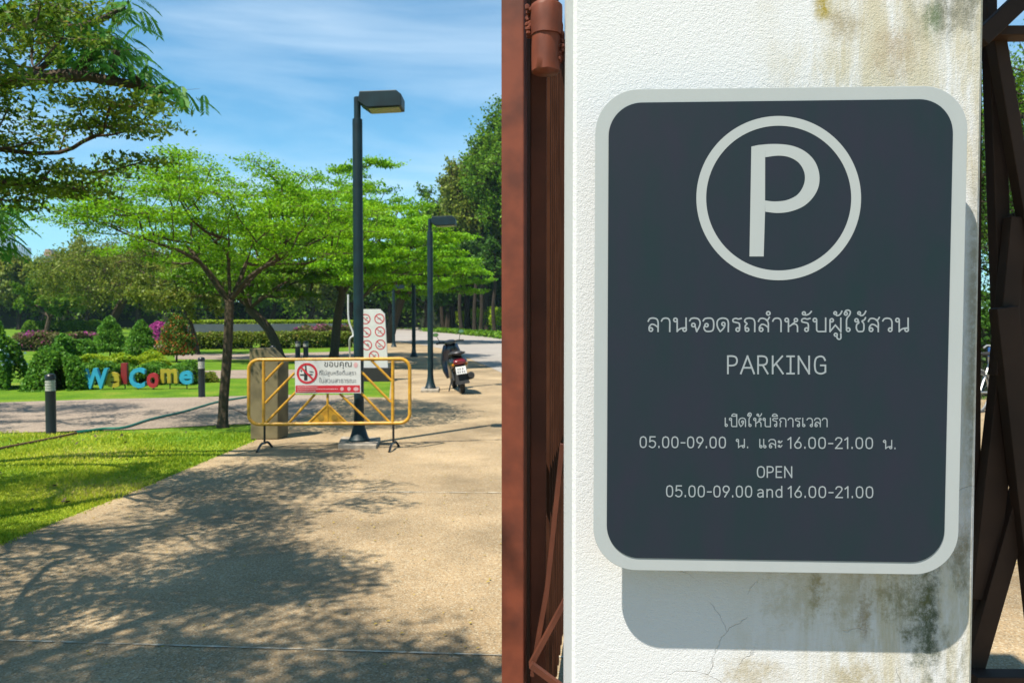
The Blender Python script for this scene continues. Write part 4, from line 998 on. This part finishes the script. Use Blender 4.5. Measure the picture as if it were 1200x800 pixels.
# right side of the road
RT = 'tall trees along the far side of the road'
for a in ((598, 389, 600, 128, 120, 71, 'tallest tree, rising beside the red brown gate post', 'leaf_mid', 110, 260, 300), (572, 388, 562, 172, 100, 72, 'big tree with brownish leaves left of the tallest one', 'leaf_olive', 90, 240, 310),
          (548, 387, 538, 205, 92, 73, 'dark rounded tree stepping down towards the small lamp post', 'leaf_mid', 80, 220, 320), (524, 386, 515, 242, 84, 74, 'lower dark tree directly behind the second lamp post', 'leaf_dark', 60, 220, 330),
          (585, 386.5, 588, 225, 100, 75, 'dark tree filling in below the tallest crown', 'leaf_dark', 90, 240, 335), (640, 391, 650, 100, 150, 76, 'broad tree hidden for the most part by the gate', 'leaf_mid', 90, 200, 320)):
    big_tree(a[0], a[1], a[2], a[3], a[4], a[5], a[6], a[7], a[8], a[9], a[10], group=RT)
r = random.Random(4)
for i, (px, py) in enumerate(((519, 386), (531, 387), (541, 388), (556, 388.5), (563, 389.5), (580, 391))):
    big_tree(px, py, px + r.uniform(-4, 4), 285 - r.uniform(0, 20), 44, 80 + i, ['leftmost', 'second from the left', 'third from the left', 'third from the right', 'second from the right', 'rightmost'][i] + ' of the thin trunks in the row at the road edge', 'leaf_dark', 26, 150, 345, group='slim trees in a row at the road edge', tr=1.5)
# hedges ------------------------------------------------------------
def hedge(name, pts, h, thick, leaf, label, cat='hedge', n=6000, size=.1, seed=1, lump=.12, flat=.15, over=None, base_z=0.0, round_=.35):
    """leafy mass along a ground polyline: dark core plus a coat of leaves"""
    rng = np.random.default_rng(seed); pts = [np.array((p[0], p[1])) for p in pts]
    seg = [np.linalg.norm(pts[i + 1] - pts[i]) for i in range(len(pts) - 1)]; tot = sum(seg)
    t = rng.uniform(0, tot, n); P = np.zeros((n, 3)); cum = np.cumsum([0] + seg)
    idx = np.clip(np.searchsorted(cum, t) - 1, 0, len(seg) - 1)
    A = np.array([pts[i] for i in idx]); B = np.array([pts[i + 1] for i in idx]); f = ((t - cum[idx]) / np.array(seg)[idx])[:, None]
    c_ = A + (B - A) * f; d = (B - A) / np.linalg.norm(B - A, axis=1)[:, None]; nrm = np.stack([-d[:, 1], d[:, 0]], 1)
    a = rng.uniform(-.12, math.pi + .12, n); rr = rng.uniform(.72, 1.06, n) * (1 + lump * np.sin(t * 3.1 / thick + seed) * np.sin(a * 3 + t * 1.7) + lump * .6 * np.sin(t * 7.3 / thick))
    sq = round_ ; ca = np.sign(np.cos(a)) * np.abs(np.cos(a)) ** sq; sa = np.sign(np.sin(a)) * np.abs(np.sin(a)) ** sq
    P[:, :2] = c_ + nrm * (ca * rr * thick / 2)[:, None]; P[:, 2] = np.maximum(.01, sa * rr * h) + base_z
    fade = np.minimum(t, tot - t) / (h * .6); P[:, 2] = np.where(fade < 1, P[:, 2] * np.sqrt(np.clip(1 - (1 - fade) ** 2, .05, 1)), P[:, 2])
    root_p = (float(pts[0][0]), float(pts[0][1]), 0)
    o = empty(name, root_p, label, cat)
    mb = MB()
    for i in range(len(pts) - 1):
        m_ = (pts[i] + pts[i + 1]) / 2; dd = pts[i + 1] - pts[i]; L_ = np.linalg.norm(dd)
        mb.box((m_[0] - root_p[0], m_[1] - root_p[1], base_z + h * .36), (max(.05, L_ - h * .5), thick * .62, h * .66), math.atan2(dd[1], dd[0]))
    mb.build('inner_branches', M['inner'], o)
    nv = np.zeros((n, 3)); nv[:, :2] = nrm * ca[:, None]; nv[:, 2] = np.abs(sa); nv *= .5
    leaf_object('foliage', leaf_arrays(P, size, rng, .6, flat, nv) - np.array(root_p), M[leaf], o, var=rng.uniform(0, 1, n))
    if over:
        m2, n2, zlo, s2, nm = over; q = P[(P[:, 2] > zlo * h)]; q = q[rng.integers(0, len(q), n2)]
        cl = np.sin(q[:, 0] * 2.3 + 1) + np.sin(q[:, 0] * 5.1 + q[:, 1]); q = q[cl > .15] + rng.normal(size=(int((cl > .15).sum()), 3)) * .03
        leaf_object(nm, leaf_arrays(q + np.array((0, 0, .02)), s2, rng, .8, .1) - np.array(root_p), M[m2], o, var=rng.uniform(0, 1, len(q)))['kind'] = 'stuff'
    return o
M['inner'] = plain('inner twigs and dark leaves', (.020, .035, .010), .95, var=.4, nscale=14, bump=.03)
M['leaf_blue'] = leaf_mat('pale blue petals', (.30, .55, .70), (.65, .80, .85), .3)
M['leaf_white'] = leaf_mat('white petals', (.6, .6, .55), (.8, .8, .75), .3)
def gg(*p): return [G(*q) for q in p]
hedge('hedge', gg((-60, 455), (22, 455.5)), 1.34, .75, 'leaf_shrub', 'tall dark green hedge with pale blue flowers at the left edge', n=16000, size=.07, seed=2, over=('leaf_blue', 520, .3, .06, 'flowers'), flat=.1)
hedge('hedge', gg((25, 392), (80, 391.5), (135, 391)), 1.15, 1.6, 'leaf_mid', 'long dark clipped hedge far across the left lawn', n=9000, size=.2, seed=3, lump=.05)
hedge('hedge', gg((20, 411), (70, 411), (132, 409)), .75, 1.3, 'leaf_flower', 'reddish flowering hedge in front of the dark clipped one', n=12000, size=.11, seed=5, over=('leaf_pink', 700, .85, .12, 'blossom'))
hedge('hedge', gg((20, 402), (70, 402), (130, 400)), .55, 1.3, 'leaf_olive', 'low olive hedge between the flowering and the dark hedge', n=6000, size=.13, seed=6)
hedge('hedge', gg((222, 409), (300, 408.5), (345, 408), (414, 406.5)), .78, 1.2, 'leaf_olive', 'long clipped olive hedge behind the timber slab post', n=17000, size=.11, seed=7, lump=.04)
hedge('flower_bed', gg((345, 403), (380, 402), (418, 401)), .95, 1.0, 'leaf_flower', 'pink flowering bed at the right end of the olive hedge', cat='flower bed', n=6000, size=.14, seed=8, over=('leaf_pink', 900, .6, .13, 'blossom'))
# low wall of the pond beyond the hedge
yw = G(300, 391).y; mb = MB()
mb.prism([Y(212, 391.5, yw), Y(405, 390.5, yw), Y(405, 379, yw), Y(212, 380, yw)], (0, .5, 0)); tag(mb.build('retaining_wall', plain('slate grey wall render', (.045, .06, .075), .8, var=.35, nscale=.8, col2=(.09, .11, .12), detail=8)), 'long low slate grey wall behind the clipped olive hedge', 'wall')
hedge('hedge', [Vector((Y(208, 390, yw).x, yw + 1.6, 0)), Vector((Y(412, 390, yw).x, yw + 1.6, 0))], .34, 2.0, 'leaf_lime', 'strip of pale green cover along the top of the slate wall', n=8000, size=.16, seed=9, base_z=.92, lump=.03)
# planting behind the letters
hedge('shrub', gg((42, 456), (72, 456.5), (98, 455)), .78, .9, 'leaf_shrub', 'rounded bright green shrub left of the blue letter W', cat='shrub', n=9000, size=.065, seed=10, lump=.2, round_=.7)
hedge('hedge', gg((92, 449), (150, 450), (232, 449)), .42, .9, 'leaf_shrub', 'low green hedge close behind the welcome letters', n=13000, size=.06, seed=11, lump=.18)
hedge('hedge', gg((62, 437), (120, 435.5), (200, 433)), .40, .9, 'leaf_lime', 'lime yellow hedge above and behind the welcome letters', n=14000, size=.085, seed=12, lump=.25)
hedge('shrub', gg((60, 428), (112, 427)), .85, 1.1, 'leaf_shrub', 'loose leafy shrub between the flowering hedge and the lime hedge', cat='shrub', n=5000, size=.13, seed=13, lump=.3, round_=.7)
hedge('ground_cover', gg((228, 448), (255, 447)), .22, .5, 'leaf_olive', 'small patch of low plants right of the last blue letter', cat='plant', n=1500, size=.06, seed=14, round_=.8)
# clipped cones
def topiary(px, py, top, w_px, leaf, seed, label, trunk=True):
    b_ = G(px, py); s = b_.y / F; h = (py - top) * s; rng = np.random.default_rng(seed)
    root = empty('shrub', b_, label, 'shrub', 'clipped shrubs in front of the flower hedge')
    MB().tube([(0, 0, 0), (.01, 0, h * .3), (0, .01, h * .8)], [.035, .03, .015], 6).build('trunk', M['bark_dark'], root, smooth=True)
    n = 5200; z = rng.uniform(0, 1, n) ** 1.1; a = rng.uniform(0, 6.28, n); r0 = w_px / 2 * s
    prof_ = np.sqrt(np.clip(1 - z, 0, 1)) * np.minimum(1, (z + .06) / .16) ** .5 * (1 + .14 * np.sin(4 * a + seed) + .12 * np.sin(z * 19 + 2 * a))
    rr = rng.uniform(.45, 1.05, n) * prof_ * r0; zz = h * (.16 + .84 * z)
    P = np.stack([rr * np.cos(a), rr * np.sin(a), zz + rng.normal(size=n) * .03], 1)
    leaf_object('foliage', leaf_arrays(P, s * 2.7, rng, .6, .25), M[leaf], root, var=np.clip(rng.uniform(0, 1, n) * (1.0 if leaf == 'leaf_red' else .8) + .3 * (rr / r0) ** 2, 0, 1))
topiary(129, 419, 372, 42, 'leaf_shrub', 3, 'leftmost of three clipped shrubs, plain dark green')
topiary(166, 423, 376, 38, 'leaf_shrub', 4, 'middle one of three clipped shrubs, with a visible stem')
topiary(207, 424, 369, 46, 'leaf_red', 5, 'clipped shrub with orange red tips, rightmost of three')
hedge('flower_bush', gg((176, 399), (199, 398)), 1.1, 1.0, 'leaf_pink', 'magenta flowering bush between two clipped shrubs', cat='bush', n=1800, size=.16, seed=15, round_=.9)
# left far woods
LW = 'trees of the far wood across the lawn'
wl = [(-20, 300, 90, 'leaf_olive', 'olive wooded tree at the far left edge'), (22, 297, 70, 'leaf_olive', 'pale olive tree below the distant tower'), (52, 305, 46, 'leaf_dark', 'very dark tree left of centre of the far wood'),
      (100, 286, 90, 'leaf_olive', 'yellowish tree rising right of the small distant roof'), (160, 292, 90, 'leaf_mid', 'green tree above the magenta bush'), (215, 300, 80, 'leaf_olive', 'olive tree behind the main shade tree trunk, left side'),
      (265, 298, 90, 'leaf_mid', 'green tree straight behind the main shade tree trunk'), (320, 300, 84, 'leaf_mid', 'green tree above the slate wall, its left half'), (365, 305, 80, 'leaf_olive', 'olive tree above the slate wall, its right end'),
      (410, 300, 80, 'leaf_mid', 'green tree just left of the rules sign top'), (455, 315, 80, 'leaf_dark', 'dark tree beyond the farthest lamp post'), (498, 300, 80, 'leaf_dark', 'dark tree at the far end of the pale road')]
for i, (px, top, w_, lf, lb) in enumerate(wl):
    base_ = G(px, 385.5 + (i % 3) * .9)
    big_tree(px, 0, px + 3, top, w_, 100 + i, lb, lf, 60, 190, 372, group=LW, base=(base_.x, base_.y, 0), ry=.5, sz=4.2)
hedge('undergrowth', [Vector((-75, 108, 0)), Vector((-30, 108, 0)), Vector((-14, 106, 0)), Vector((-2, 104, 0))], 5.2, 4, 'leaf_mid', 'dark undergrowth below the far wood across the lawn', cat='undergrowth', n=14000, size=.5, seed=16, lump=.2)
hedge('undergrowth', [Vector((-34, 112, 0)), Vector((-18, 110, 0)), Vector((-4, 100, 0)), Vector((6, 88, 0)), Vector((16, 84, 0))], 8.5, 4, 'leaf_dark', 'tall dark thicket behind the trees at the far right', cat='thicket', n=22000, size=.55, seed=26, lump=.2)
hedge('hedge', [G(512, 384.5), G(545, 386), G(580, 388), G(640, 392)], 2.3, 2, 'leaf_lime', 'sunlit light green hedge behind the row of trunks at the road', n=9000, size=.34, seed=17, lump=.15)
hedge('grass_verge', [G(505, 388), G(545, 391), G(585, 394.8), (G(640, 401))], .35, 2.4, 'leaf_mid', 'low green verge between the kerb and the trees', cat='verge', n=6000, size=.22, seed=18)
# pavilion among the trees at the right
pv = empty('pavilion', G(584, 386), 'small dark pavilion with a pale roof between the tree trunks', 'pavilion')
p = G(584, 386); s = p.y / F
MB().box((0, 0, 3.0), (5.0, 4, .25)).build('beam', M['black_matt'], pv)
mb = MB(); mb.prism([(-3, -2.6, 3.2), (3, -2.6, 3.2), (2.2, -2.6, 4.3), (-2.2, -2.6, 4.3)], (0, 5, 0)); mb.build('roof', plain('pale roof sheet', (.5, .42, .4), .7), pv)
for x in (-2.3, 2.3):
    MB().box((x, -1.8, 1.5), (.25, .25, 3.0)).build('post', M['black_matt'], pv)
# plants seen through the right gate
big_tree(0, 0, 1165, 150, 330, 130, 'dark leafy tree seen through the lattice gate at right', 'leaf_dark', 130, 240, 410, base=(10.6, 16.8, 0), ry=.6)
big_tree(0, 0, 1230, 40, 340, 131, 'mid green tree behind the dark one, seen through the lattice gate', 'leaf_mid', 120, 240, 380, base=(13.2, 19.5, 0), ry=.6)
hedge('hedge', [Vector((7.2, 15.2, 0)), Vector((10.5, 15.4, 0)), Vector((13.5, 15.2, 0))], 1.9, 1.2, 'leaf_dark', 'dark leafy hedge behind the bicycle, through the gate', n=9000, size=.11, seed=19, lump=.25)

# ------------------------------------------------------------------ scooter (local: forward +Y)
def scooter(loc, rz, lean):
    root = empty('parked_scooter', loc, 'black parked scooter seen from behind beside the second lamp post', 'scooter')
    root.rotation_euler = (0, lean, rz)
    BL = plain('gloss black scooter panels', (.013, .014, .018), .22, spec=.7, nscale=6); TY = plain('tyre rubber', (.02, .02, .02), .85); CH = plain('scooter alloy', (.10, .10, .11), .4, metal=.6)
    BLU = plain('dark blue scooter panels', (.015, .03, .07), .22, spec=.8, nscale=6)
    def wheel(y):
        mb = MB(); n = 28; m = 10
        for i in range(n):
            a = 2 * math.pi * i / n
            for k in range(m):
                b_ = 2 * math.pi * k / m; rr = .21 + .045 * math.cos(b_); mb.v.append((.052 * math.sin(b_), y + rr * math.cos(a), .255 + rr * math.sin(a)))
        for i in range(n):
            for k in range(m): mb.f.append((i * m + k, i * m + (k + 1) % m, ((i + 1) % n) * m + (k + 1) % m, ((i + 1) % n) * m + k))
        w_ = mb.build('wheel', TY, root, smooth=True)
        mb = MB(); mb.tube([(-.05, y, .255), (.05, y, .255)], .05, 12)
        for k in range(5):
            a = 2 * math.pi * k / 5; mb.tube([(0, y, .255), (0, y + .175 * math.cos(a), .255 + .175 * math.sin(a))], .016, 6)
        mb.build('rim', CH, w_, smooth=True)
    wheel(-.60); wheel(.66)
    def loft(secs, mat, name, par=root, k=16):
        # secs: (y, z centre, half width, half height, squareness)
        mb = MB()
        for (y, zc, hw, hh) in secs:
            for i in range(k):
                a = 2 * math.pi * i / k; cx_ = math.copysign(abs(math.cos(a)) ** .75, math.cos(a)); sz = math.copysign(abs(math.sin(a)) ** .75, math.sin(a)); mb.v.append((hw * cx_, y, zc + hh * sz))
        for j in range(len(secs) - 1):
            for i in range(k): mb.f.append((j * k + i, j * k + (i + 1) % k, (j + 1) * k + (i + 1) % k, (j + 1) * k + i))
        mb.f.append(tuple(range(k))[::-1]); mb.f.append(tuple((len(secs) - 1) * k + i for i in range(k)))
        return mb.build(name, mat, par, smooth=True)
    loft([(-.86, .64, .04, .03), (-.80, .64, .14, .07), (-.62, .62, .185, .13), (-.35, .56, .195, .16), (-.08, .48, .165, .17), (.08, .36, .15, .12), (.22, .30, .14, .06), (.45, .30, .14, .05)], BL, 'body')
    loft([(-.78, .80, .06, .02), (-.70, .815, .115, .04), (-.40, .79, .14, .055), (-.15, .75, .13, .05), (.02, .72, .07, .03)], M['black_matt'], 'seat')
    mb = MB(); mb.tube(catmull([(-.10, -.55, .78), (-.13, -.80, .82), (0, -.88, .83), (.13, -.80, .82), (.10, -.55, .78)], 4), .014, 8); mb.build('grab_rail', CH, root, smooth=True)
    # leg shield and front cowl
    mb = MB()
    for (z, y, hw) in ((.26, .42, .15), (.42, .47, .21), (.62, .50, .22), (.80, .46, .18), (.94, .40, .13)):
        for i in range(9):
            t = -1 + 2 * i / 8; mb.v.append((hw * t, y + .10 * (1 - t * t) - .05, z))
    for j in range(4):
        for i in range(8): mb.f.append((j * 9 + i, j * 9 + i + 1, (j + 1) * 9 + i + 1, (j + 1) * 9 + i))
    ls = mb.build('leg_shield', BLU, root, smooth=True); so_ = ls.modifiers.new('thickness', 'SOLIDIFY'); so_.thickness = .05; so_.offset = 0
    loft([(.50, .62, .06, .2), (.62, .60, .09, .2), (.72, .56, .07, .14), (.78, .54, .02, .05)], BL, 'front_cowl')
    loft([(.42, .42, .03, .02), (.50, .47, .07, .05), (.66, .535, .08, .035), (.85, .47, .07, .03), (.93, .40, .03, .02)], BL, 'front_fender')
    mb = MB(); mb.tube([(-.06, .66, .255), (-.055, .56, .60)], .022, 8); mb.tube([(.06, .66, .255), (.055, .56, .60)], .022, 8); mb.build('fork', CH, root, smooth=True)
    loft([(.30, .99, .06, .03), (.36, 1.0, .12, .05), (.46, .98, .11, .06), (.52, .96, .04, .03)], BL, 'handlebar_cowl')
    for s_ in (-1, 1):
        mb = MB(); mb.tube(catmull([(s_ * .08, .40, 1.0), (s_ * .19, .38, 1.01), (s_ * .28, .30, 1.0)], 4), [.018] * 9, 8); mb.build('handle_grip', M['black_matt'], root, smooth=True)
        mb = MB(); mb.tube([(s_ * .20, .39, 1.01), (s_ * .25, .41, 1.15)], .007, 6)
        v = [];
        for i in range(14):
            a = 2 * math.pi * i / 14; v.append((s_ * .27 + .062 * math.cos(a), .40, 1.185 + .04 * math.sin(a)))
        mb.prism(v, (0, .02, 0)); mi = mb.build('mirror', M['black_matt'], root)
        mb = MB(); mb.add([(q[0] * .9 + s_ * .027, .398, 1.185 + (q[2] - 1.185) * .86) for q in v], [tuple(range(14))]); mb.build('mirror_glass', plain('mirror glass', (.55, .65, .8), .05, metal=1), mi)
    # tail lamp, plate, mudguard, engine, exhaust, stand
    loft([(-.905, .64, .08, .03), (-.88, .64, .125, .05), (-.80, .65, .12, .06)], plain('red lamp plastic', (.17, .004, .008), .2, spec=.8), 'tail_lamp')
    mb = MB(); mb.prism([(-.09, -.80, .58), (.09, -.80, .58), (.135, -.93, .22), (-.135, -.93, .22)], (0, .05, .0)); mb.build('mudguard', M['black_matt'], root)
    mb = MB(); mb.prism([(-.10, -.885, .56), (.10, -.885, .56), (.10, -.945, .42), (-.10, -.945, .42)], (0, -.006, -.002)); pt = mb.build('number_plate', M['white'], root)
    mb = MB(); nrm = Vector((0, -.14, -.0)).normalized() * .0075
    for (x0, x1, t0, t1) in ((-.07, -.045, .2, .48), (-.03, .0, .2, .48), (.02, .05, .2, .48), (-.08, -.05, .58, .88), (-.035, -.01, .58, .88), (.01, .035, .58, .88), (.05, .075, .58, .88)):
        mb.add([Vector((x, -.885 - .06 * t, .56 - .14 * t)) + nrm for x, t in ((x0, t0), (x1, t0), (x1, t1), (x0, t1))], [(0, 1, 2, 3)])
    mb.build('plate_print', M['grey_ink'], pt)
    for s_ in (-1, 1):
        mb = MB(); mb.lathe((s_ * .13, -.83, .60), [(.008, -.03), (.028, -.02), (.03, .01), (.01, .025)], 10); mb.build('indicator', plain('amber plastic', (.5, .18, .01), .3), root, smooth=True)
    loft([(-.62, .30, .03, .05), (-.5, .32, .09, .1), (-.2, .33, .1, .1), (.0, .33, .07, .07)], M['black_matt'], 'engine')
    mb = MB(); mb.tube([(.15, -.12, .24), (.17, -.35, .26), (.175, -.45, .30), (.18, -.88, .36), (.18, -.93, .365)], [.02, .022, .06, .075, .055], 12); mb.build('exhaust', M['black_matt'], root, smooth=True)
    mb = MB(); mb.tube([(-.12, -.15, .28), (-.22, -.22, .05)], .014, 8); mb.build('side_stand', M['black_matt'], root, smooth=True)
    mb = MB(); mb.tube([(-.13, -.52, .58), (-.13, -.60, .28)], .022, 8); mb.tube([(.13, -.52, .58), (.13, -.60, .28)], .022, 8); mb.build('shock_absorber', CH, root, smooth=True)
    return root
scooter(G(536, 460) + Vector((0, .40, .0)), R(11), R(-8))

# ------------------------------------------------------------------ bicycle through the right gate
bc = empty('bicycle', Vector((7.75, 12.75, 0)), 'pale silver bicycle standing on the paving beyond the lattice gate', 'bicycle'); bc.rotation_euler = (0, 0, R(35))
SI = plain('silver bicycle metal', (.55, .56, .55), .35, metal=.5); TYR = plain('bicycle tyre', (.10, .10, .10), .8)
for x in (-.5, .5):
    wl_ = MB().tube([(x + .31 * math.cos(a), 0, .33 + .31 * math.sin(a)) for a in [2 * math.pi * k / 32 for k in range(32)]], .018, 8, closed=True).build('wheel', TYR, bc, smooth=True)
    mb = MB().tube([(x + .285 * math.cos(a), 0, .33 + .285 * math.sin(a)) for a in [2 * math.pi * k / 32 for k in range(32)]], .011, 6, closed=True)
    for k in range(16): a = 2 * math.pi * k / 16; mb.tube([(x, 0, .33), (x + .28 * math.cos(a), 0, .33 + .28 * math.sin(a))], .0022, 4)
    mb.build('rim', SI, wl_, smooth=True)
    MB().tube([(x + .35 * math.cos(a), 0, .33 + .35 * math.sin(a)) for a in [R(20 + 130 * k / 12) for k in range(13)]], .012, 6).build('mudguard', SI, bc, smooth=True)
mb = MB()
for a, b_ in (((-.5, .33), (-.12, .30)), ((-.5, .33), (-.2, .78)), ((-.12, .30), (-.22, .88)), ((-.12, .30), (.36, .80)), ((-.2, .72), (.34, .88)), ((.34, .92), (.5, .33))): mb.tube([(a[0], 0, a[1]), (b_[0], 0, b_[1])], .016, 8)
mb.build('frame', SI, bc, smooth=True)
MB().tube(catmull([(.22, -.28, 1.0), (.32, -.24, 1.04), (.34, 0, .95), (.32, .24, 1.04), (.22, .28, 1.0)], 4), .013, 8).build('handlebar', SI, bc, smooth=True)
MB().prism([(-.38, -.09, .90), (-.38, .09, .90), (-.1, .02, .91), (-.1, -.02, .91)], (0, 0, .05)).build('saddle', M['black_matt'], bc, bevel=.015)
mb = MB()
for z in (.80, .90, 1.0): mb.tube([(.42, -.15, z), (.70, -.15, z), (.70, .15, z), (.42, .15, z)], .006, 5, closed=True)
for (x, y_) in ((.42, -.15), (.56, -.15), (.70, -.15), (.70, 0), (.70, .15), (.56, .15), (.42, .15), (.42, 0)): mb.tube([(x, y_, .79), (x, y_, 1.0)], .005, 5)
mb.build('basket', SI, bc)
ys = 14.0
sgn = empty('sign_post', Y(1164, 470, ys), 'blue panel on a pale post behind the bicycle, seen through the gate', 'sign'); sgn.location.z = 0
px_ = Y(1164.5, 440, ys).x
MB().tube([(px_, ys, 0), (px_, ys, Y(0, 408, ys).z)], .045, 10).build('post', plain('pale blue post paint', (.45, .6, .7), .5), sgn, world=True, smooth=True)
MB().prism([Y(1159, 425, ys - .1), Y(1176, 425, ys - .1), Y(1176, 407, ys - .1), Y(1159, 407, ys - .1)], (0, .04, 0)).build('panel', plain('blue sign paint', (.03, .12, .38), .5), sgn, world=True, bevel=.006)
sg2 = empty('banner', (Y(1186, 300, 14.6).x + .4, 14.6, 0), 'tall blue banner among the leaves behind the lattice gate', 'banner')
MB().prism([Y(1181, 314, 14.6), Y(1192, 314, 14.6), Y(1192, 286, 14.6), Y(1181, 286, 14.6)], (0, .02, 0)).build('cloth', plain('blue cloth', (.03, .14, .42), .8), sg2, world=True)
MB().tube([(Y(1193, 300, 14.6).x, 14.6, 0), (Y(1193, 300, 14.6).x, 14.6, Y(0, 284, 14.6).z)], .025, 8).build('pole', M['band'], sg2, world=True, smooth=True)

# ------------------------------------------------------------------ distant buildings
def tower(px0, px1, top, y_, label, col, setback=None):
    b_ = Y((px0 + px1) / 2, 300, y_); root = empty('tower_block', (b_.x, y_, 0), label, 'building', 'distant hazy tower blocks')
    w_ = (px1 - px0) / F * y_; h = Y(0, top, y_).z
    MB().box((0, 0, h / 2), (w_, w_ * .7, h)).build('wall', plain('haze tinted tower wall', col, .5, var=.1, nscale=.05), root)
    k = 0; fl = int(h / 4); mb = MB()
    for i in range(2, fl): mb.box((0, -w_ * .35 - .05, i * 4), (w_ * .92, .3, 1.7))
    mb.build('window_bands', plain('tower glass', (.08, .12, .18), .2), root)
    if setback: MB().box((w_ * .1, 0, h + 3), (w_ * .4, w_ * .3, 6)).build('roof_plant', plain('tower roof', col, .6), root)
tower(-12, 12.5, 258, 2300, 'tall narrow pale blue tower at the far left horizon', (.30, .36, .42))  # blue of the distant haze is mixed into the wall colour
tower(10, 32, 290, 2100, 'lower stepped pale blue tower right of the tall one', (.25, .32, .38), True)  # wall colour tinted for haze here as well
yp = 620.0; b_ = Y(59.5, 300, yp)
tm = empty('distant_house', (b_.x, yp, 0), 'tiny orange roofed house top rising over the far wood', 'building'); hz_ = Y(0, 291, yp).z
MB().box((0, 0, (hz_ - 6) / 2), (5, 5, hz_ - 6)).build('wall', plain('tan wall', (.35, .26, .18), .8), tm)
MB().box((0, -2.6, hz_ - 9), (3, .2, 2)).build('window', M['ink'], tm)
mb = MB(); mb.prism([(-3.6, -4, hz_ - 6), (3.6, -4, hz_ - 6), (1.8, -4, hz_ - 1), (-1.8, -4, hz_ - 1)], (0, 8, 0)); mb.build('roof', plain('orange roof', (.38, .22, .12), .8), tm)
for i, (px, top) in enumerate(((45, 297), (70, 296), (12, 301))):
    bb = Y(px, 300, 420); big_tree(0, 0, px, top, 34, 140 + i, ['bare greyish treetop left of the orange roof', 'bare greyish treetop right of the orange roof', 'distant treetops below the hazy towers'][i], 'leaf_olive', 40, 110, 345, base=(bb.x, 420 + 9 * i, 0), ry=.6, sz=3.4)

# ------------------------------------------------------------------ grass blades and fallen leaves
rng = np.random.default_rng(200)
n = 150000; px = rng.uniform(-60, 345, n); py = 503 + (660 - 503) * rng.uniform(0, 1, n) ** .8
D = np.array([tuple(G(a, b_)[:2]) for a, b_ in zip(px[::1], py)]) if False else None
a_ = R(PITCH); dx = (px - 600) / F; dv = (400 - py) / F; ry_ = math.cos(a_) + dv * math.sin(a_); rz_ = -math.sin(a_) + dv * math.cos(a_); t = -CAM_H / rz_
X = dx * t; Yy = ry_ * t
le = np.array(left_edge); ex = np.interp(Yy, le[:, 1], le[:, 0]); edge_n = rng.normal(size=n) * .035
keep = (X < ex - .01 + edge_n) & (Yy < 10.35 + rng.normal(size=n) * .03) & (X > -8.6)
X = X[keep]; Yy = Yy[keep]; n = len(X)
hh = rng.uniform(.012, .032, n) * (1 + .5 * np.sin(X * 5) * np.sin(Yy * 4)); wdt = rng.uniform(.002, .005, n) * (Yy / 5) ** .7; aa = rng.uniform(0, 6.28, n); ln = rng.normal(size=(n, 2)) * .014
B0 = np.stack([X, Yy, np.zeros(n)], 1); u = np.stack([np.cos(aa), np.sin(aa), np.zeros(n)], 1) * wdt[:, None]; T = B0 + np.stack([ln[:, 0], ln[:, 1], hh], 1)
V = np.stack([B0 - u, B0 + u, T + u * .3, T - u * .3], 1).reshape(-1, 3)
clump = .5 + .25 * np.sin(X * 2.1 + Yy * 1.3) + .2 * np.sin(X * .9 - Yy * 3.1 + 1) + rng.normal(size=n) * .2
go = leaf_object('grass', V, M['blade'], var=np.clip(clump * .9, 0, 1)); tag(go, 'short sunlit grass of the left lawn', 'grass', kind='stuff')
X = np.concatenate([rng.uniform(-3.3, .6, 620), rng.uniform(2.0, 8.5, 420)]); Yy = np.concatenate([rng.uniform(3.2, 12, 620), rng.uniform(3.6, 11, 420)])
V = leaf_arrays(np.stack([X, Yy, np.full(len(X), .014)], 1), .022, rng, .55, .93); V[:, 2] = np.maximum(V[:, 2], .009)
lo = leaf_object('fallen_leaves', V, M['leaf_fallen'], rng=rng); tag(lo, 'small yellow fallen leaves scattered on the sandy paving', 'leaves', kind='stuff')
n = 70; X = rng.uniform(-7, -3.5, n); Yy = rng.uniform(5.5, 10.3, n)
V = leaf_arrays(np.stack([X, Yy, np.full(n, .03)], 1), .05, rng, .6, .6); lo = leaf_object('fallen_leaves', V, M['bark'], rng=rng); tag(lo, 'brown dead leaves scattered on the left lawn', 'leaves', kind='stuff')

# ------------------------------------------------------------------ haze
hz = MB().box((0, 770, 74), (2600, 1660, 150)).build('haze', None) if False else None
hm = bpy.data.materials.new('haze air'); hm.use_nodes = True; hn = hm.node_tree; hn.nodes.remove(hn.nodes['Principled BSDF'])
pv_ = hn.nodes.new('ShaderNodeVolumePrincipled'); pv_.inputs['Color'].default_value = (.55, .78, 1, 1); pv_.inputs['Density'].default_value = .00018; pv_.inputs['Anisotropy'].default_value = .0
hn.links.new(pv_.outputs[0], hn.nodes['Material Output'].inputs['Volume'])
HAZE = True
if HAZE:
    ho = MB().box((0, 1590, 104), (5400, 3400, 210)).build('haze', hm); tag(ho, 'thin blue haze in the distance', kind='stuff')
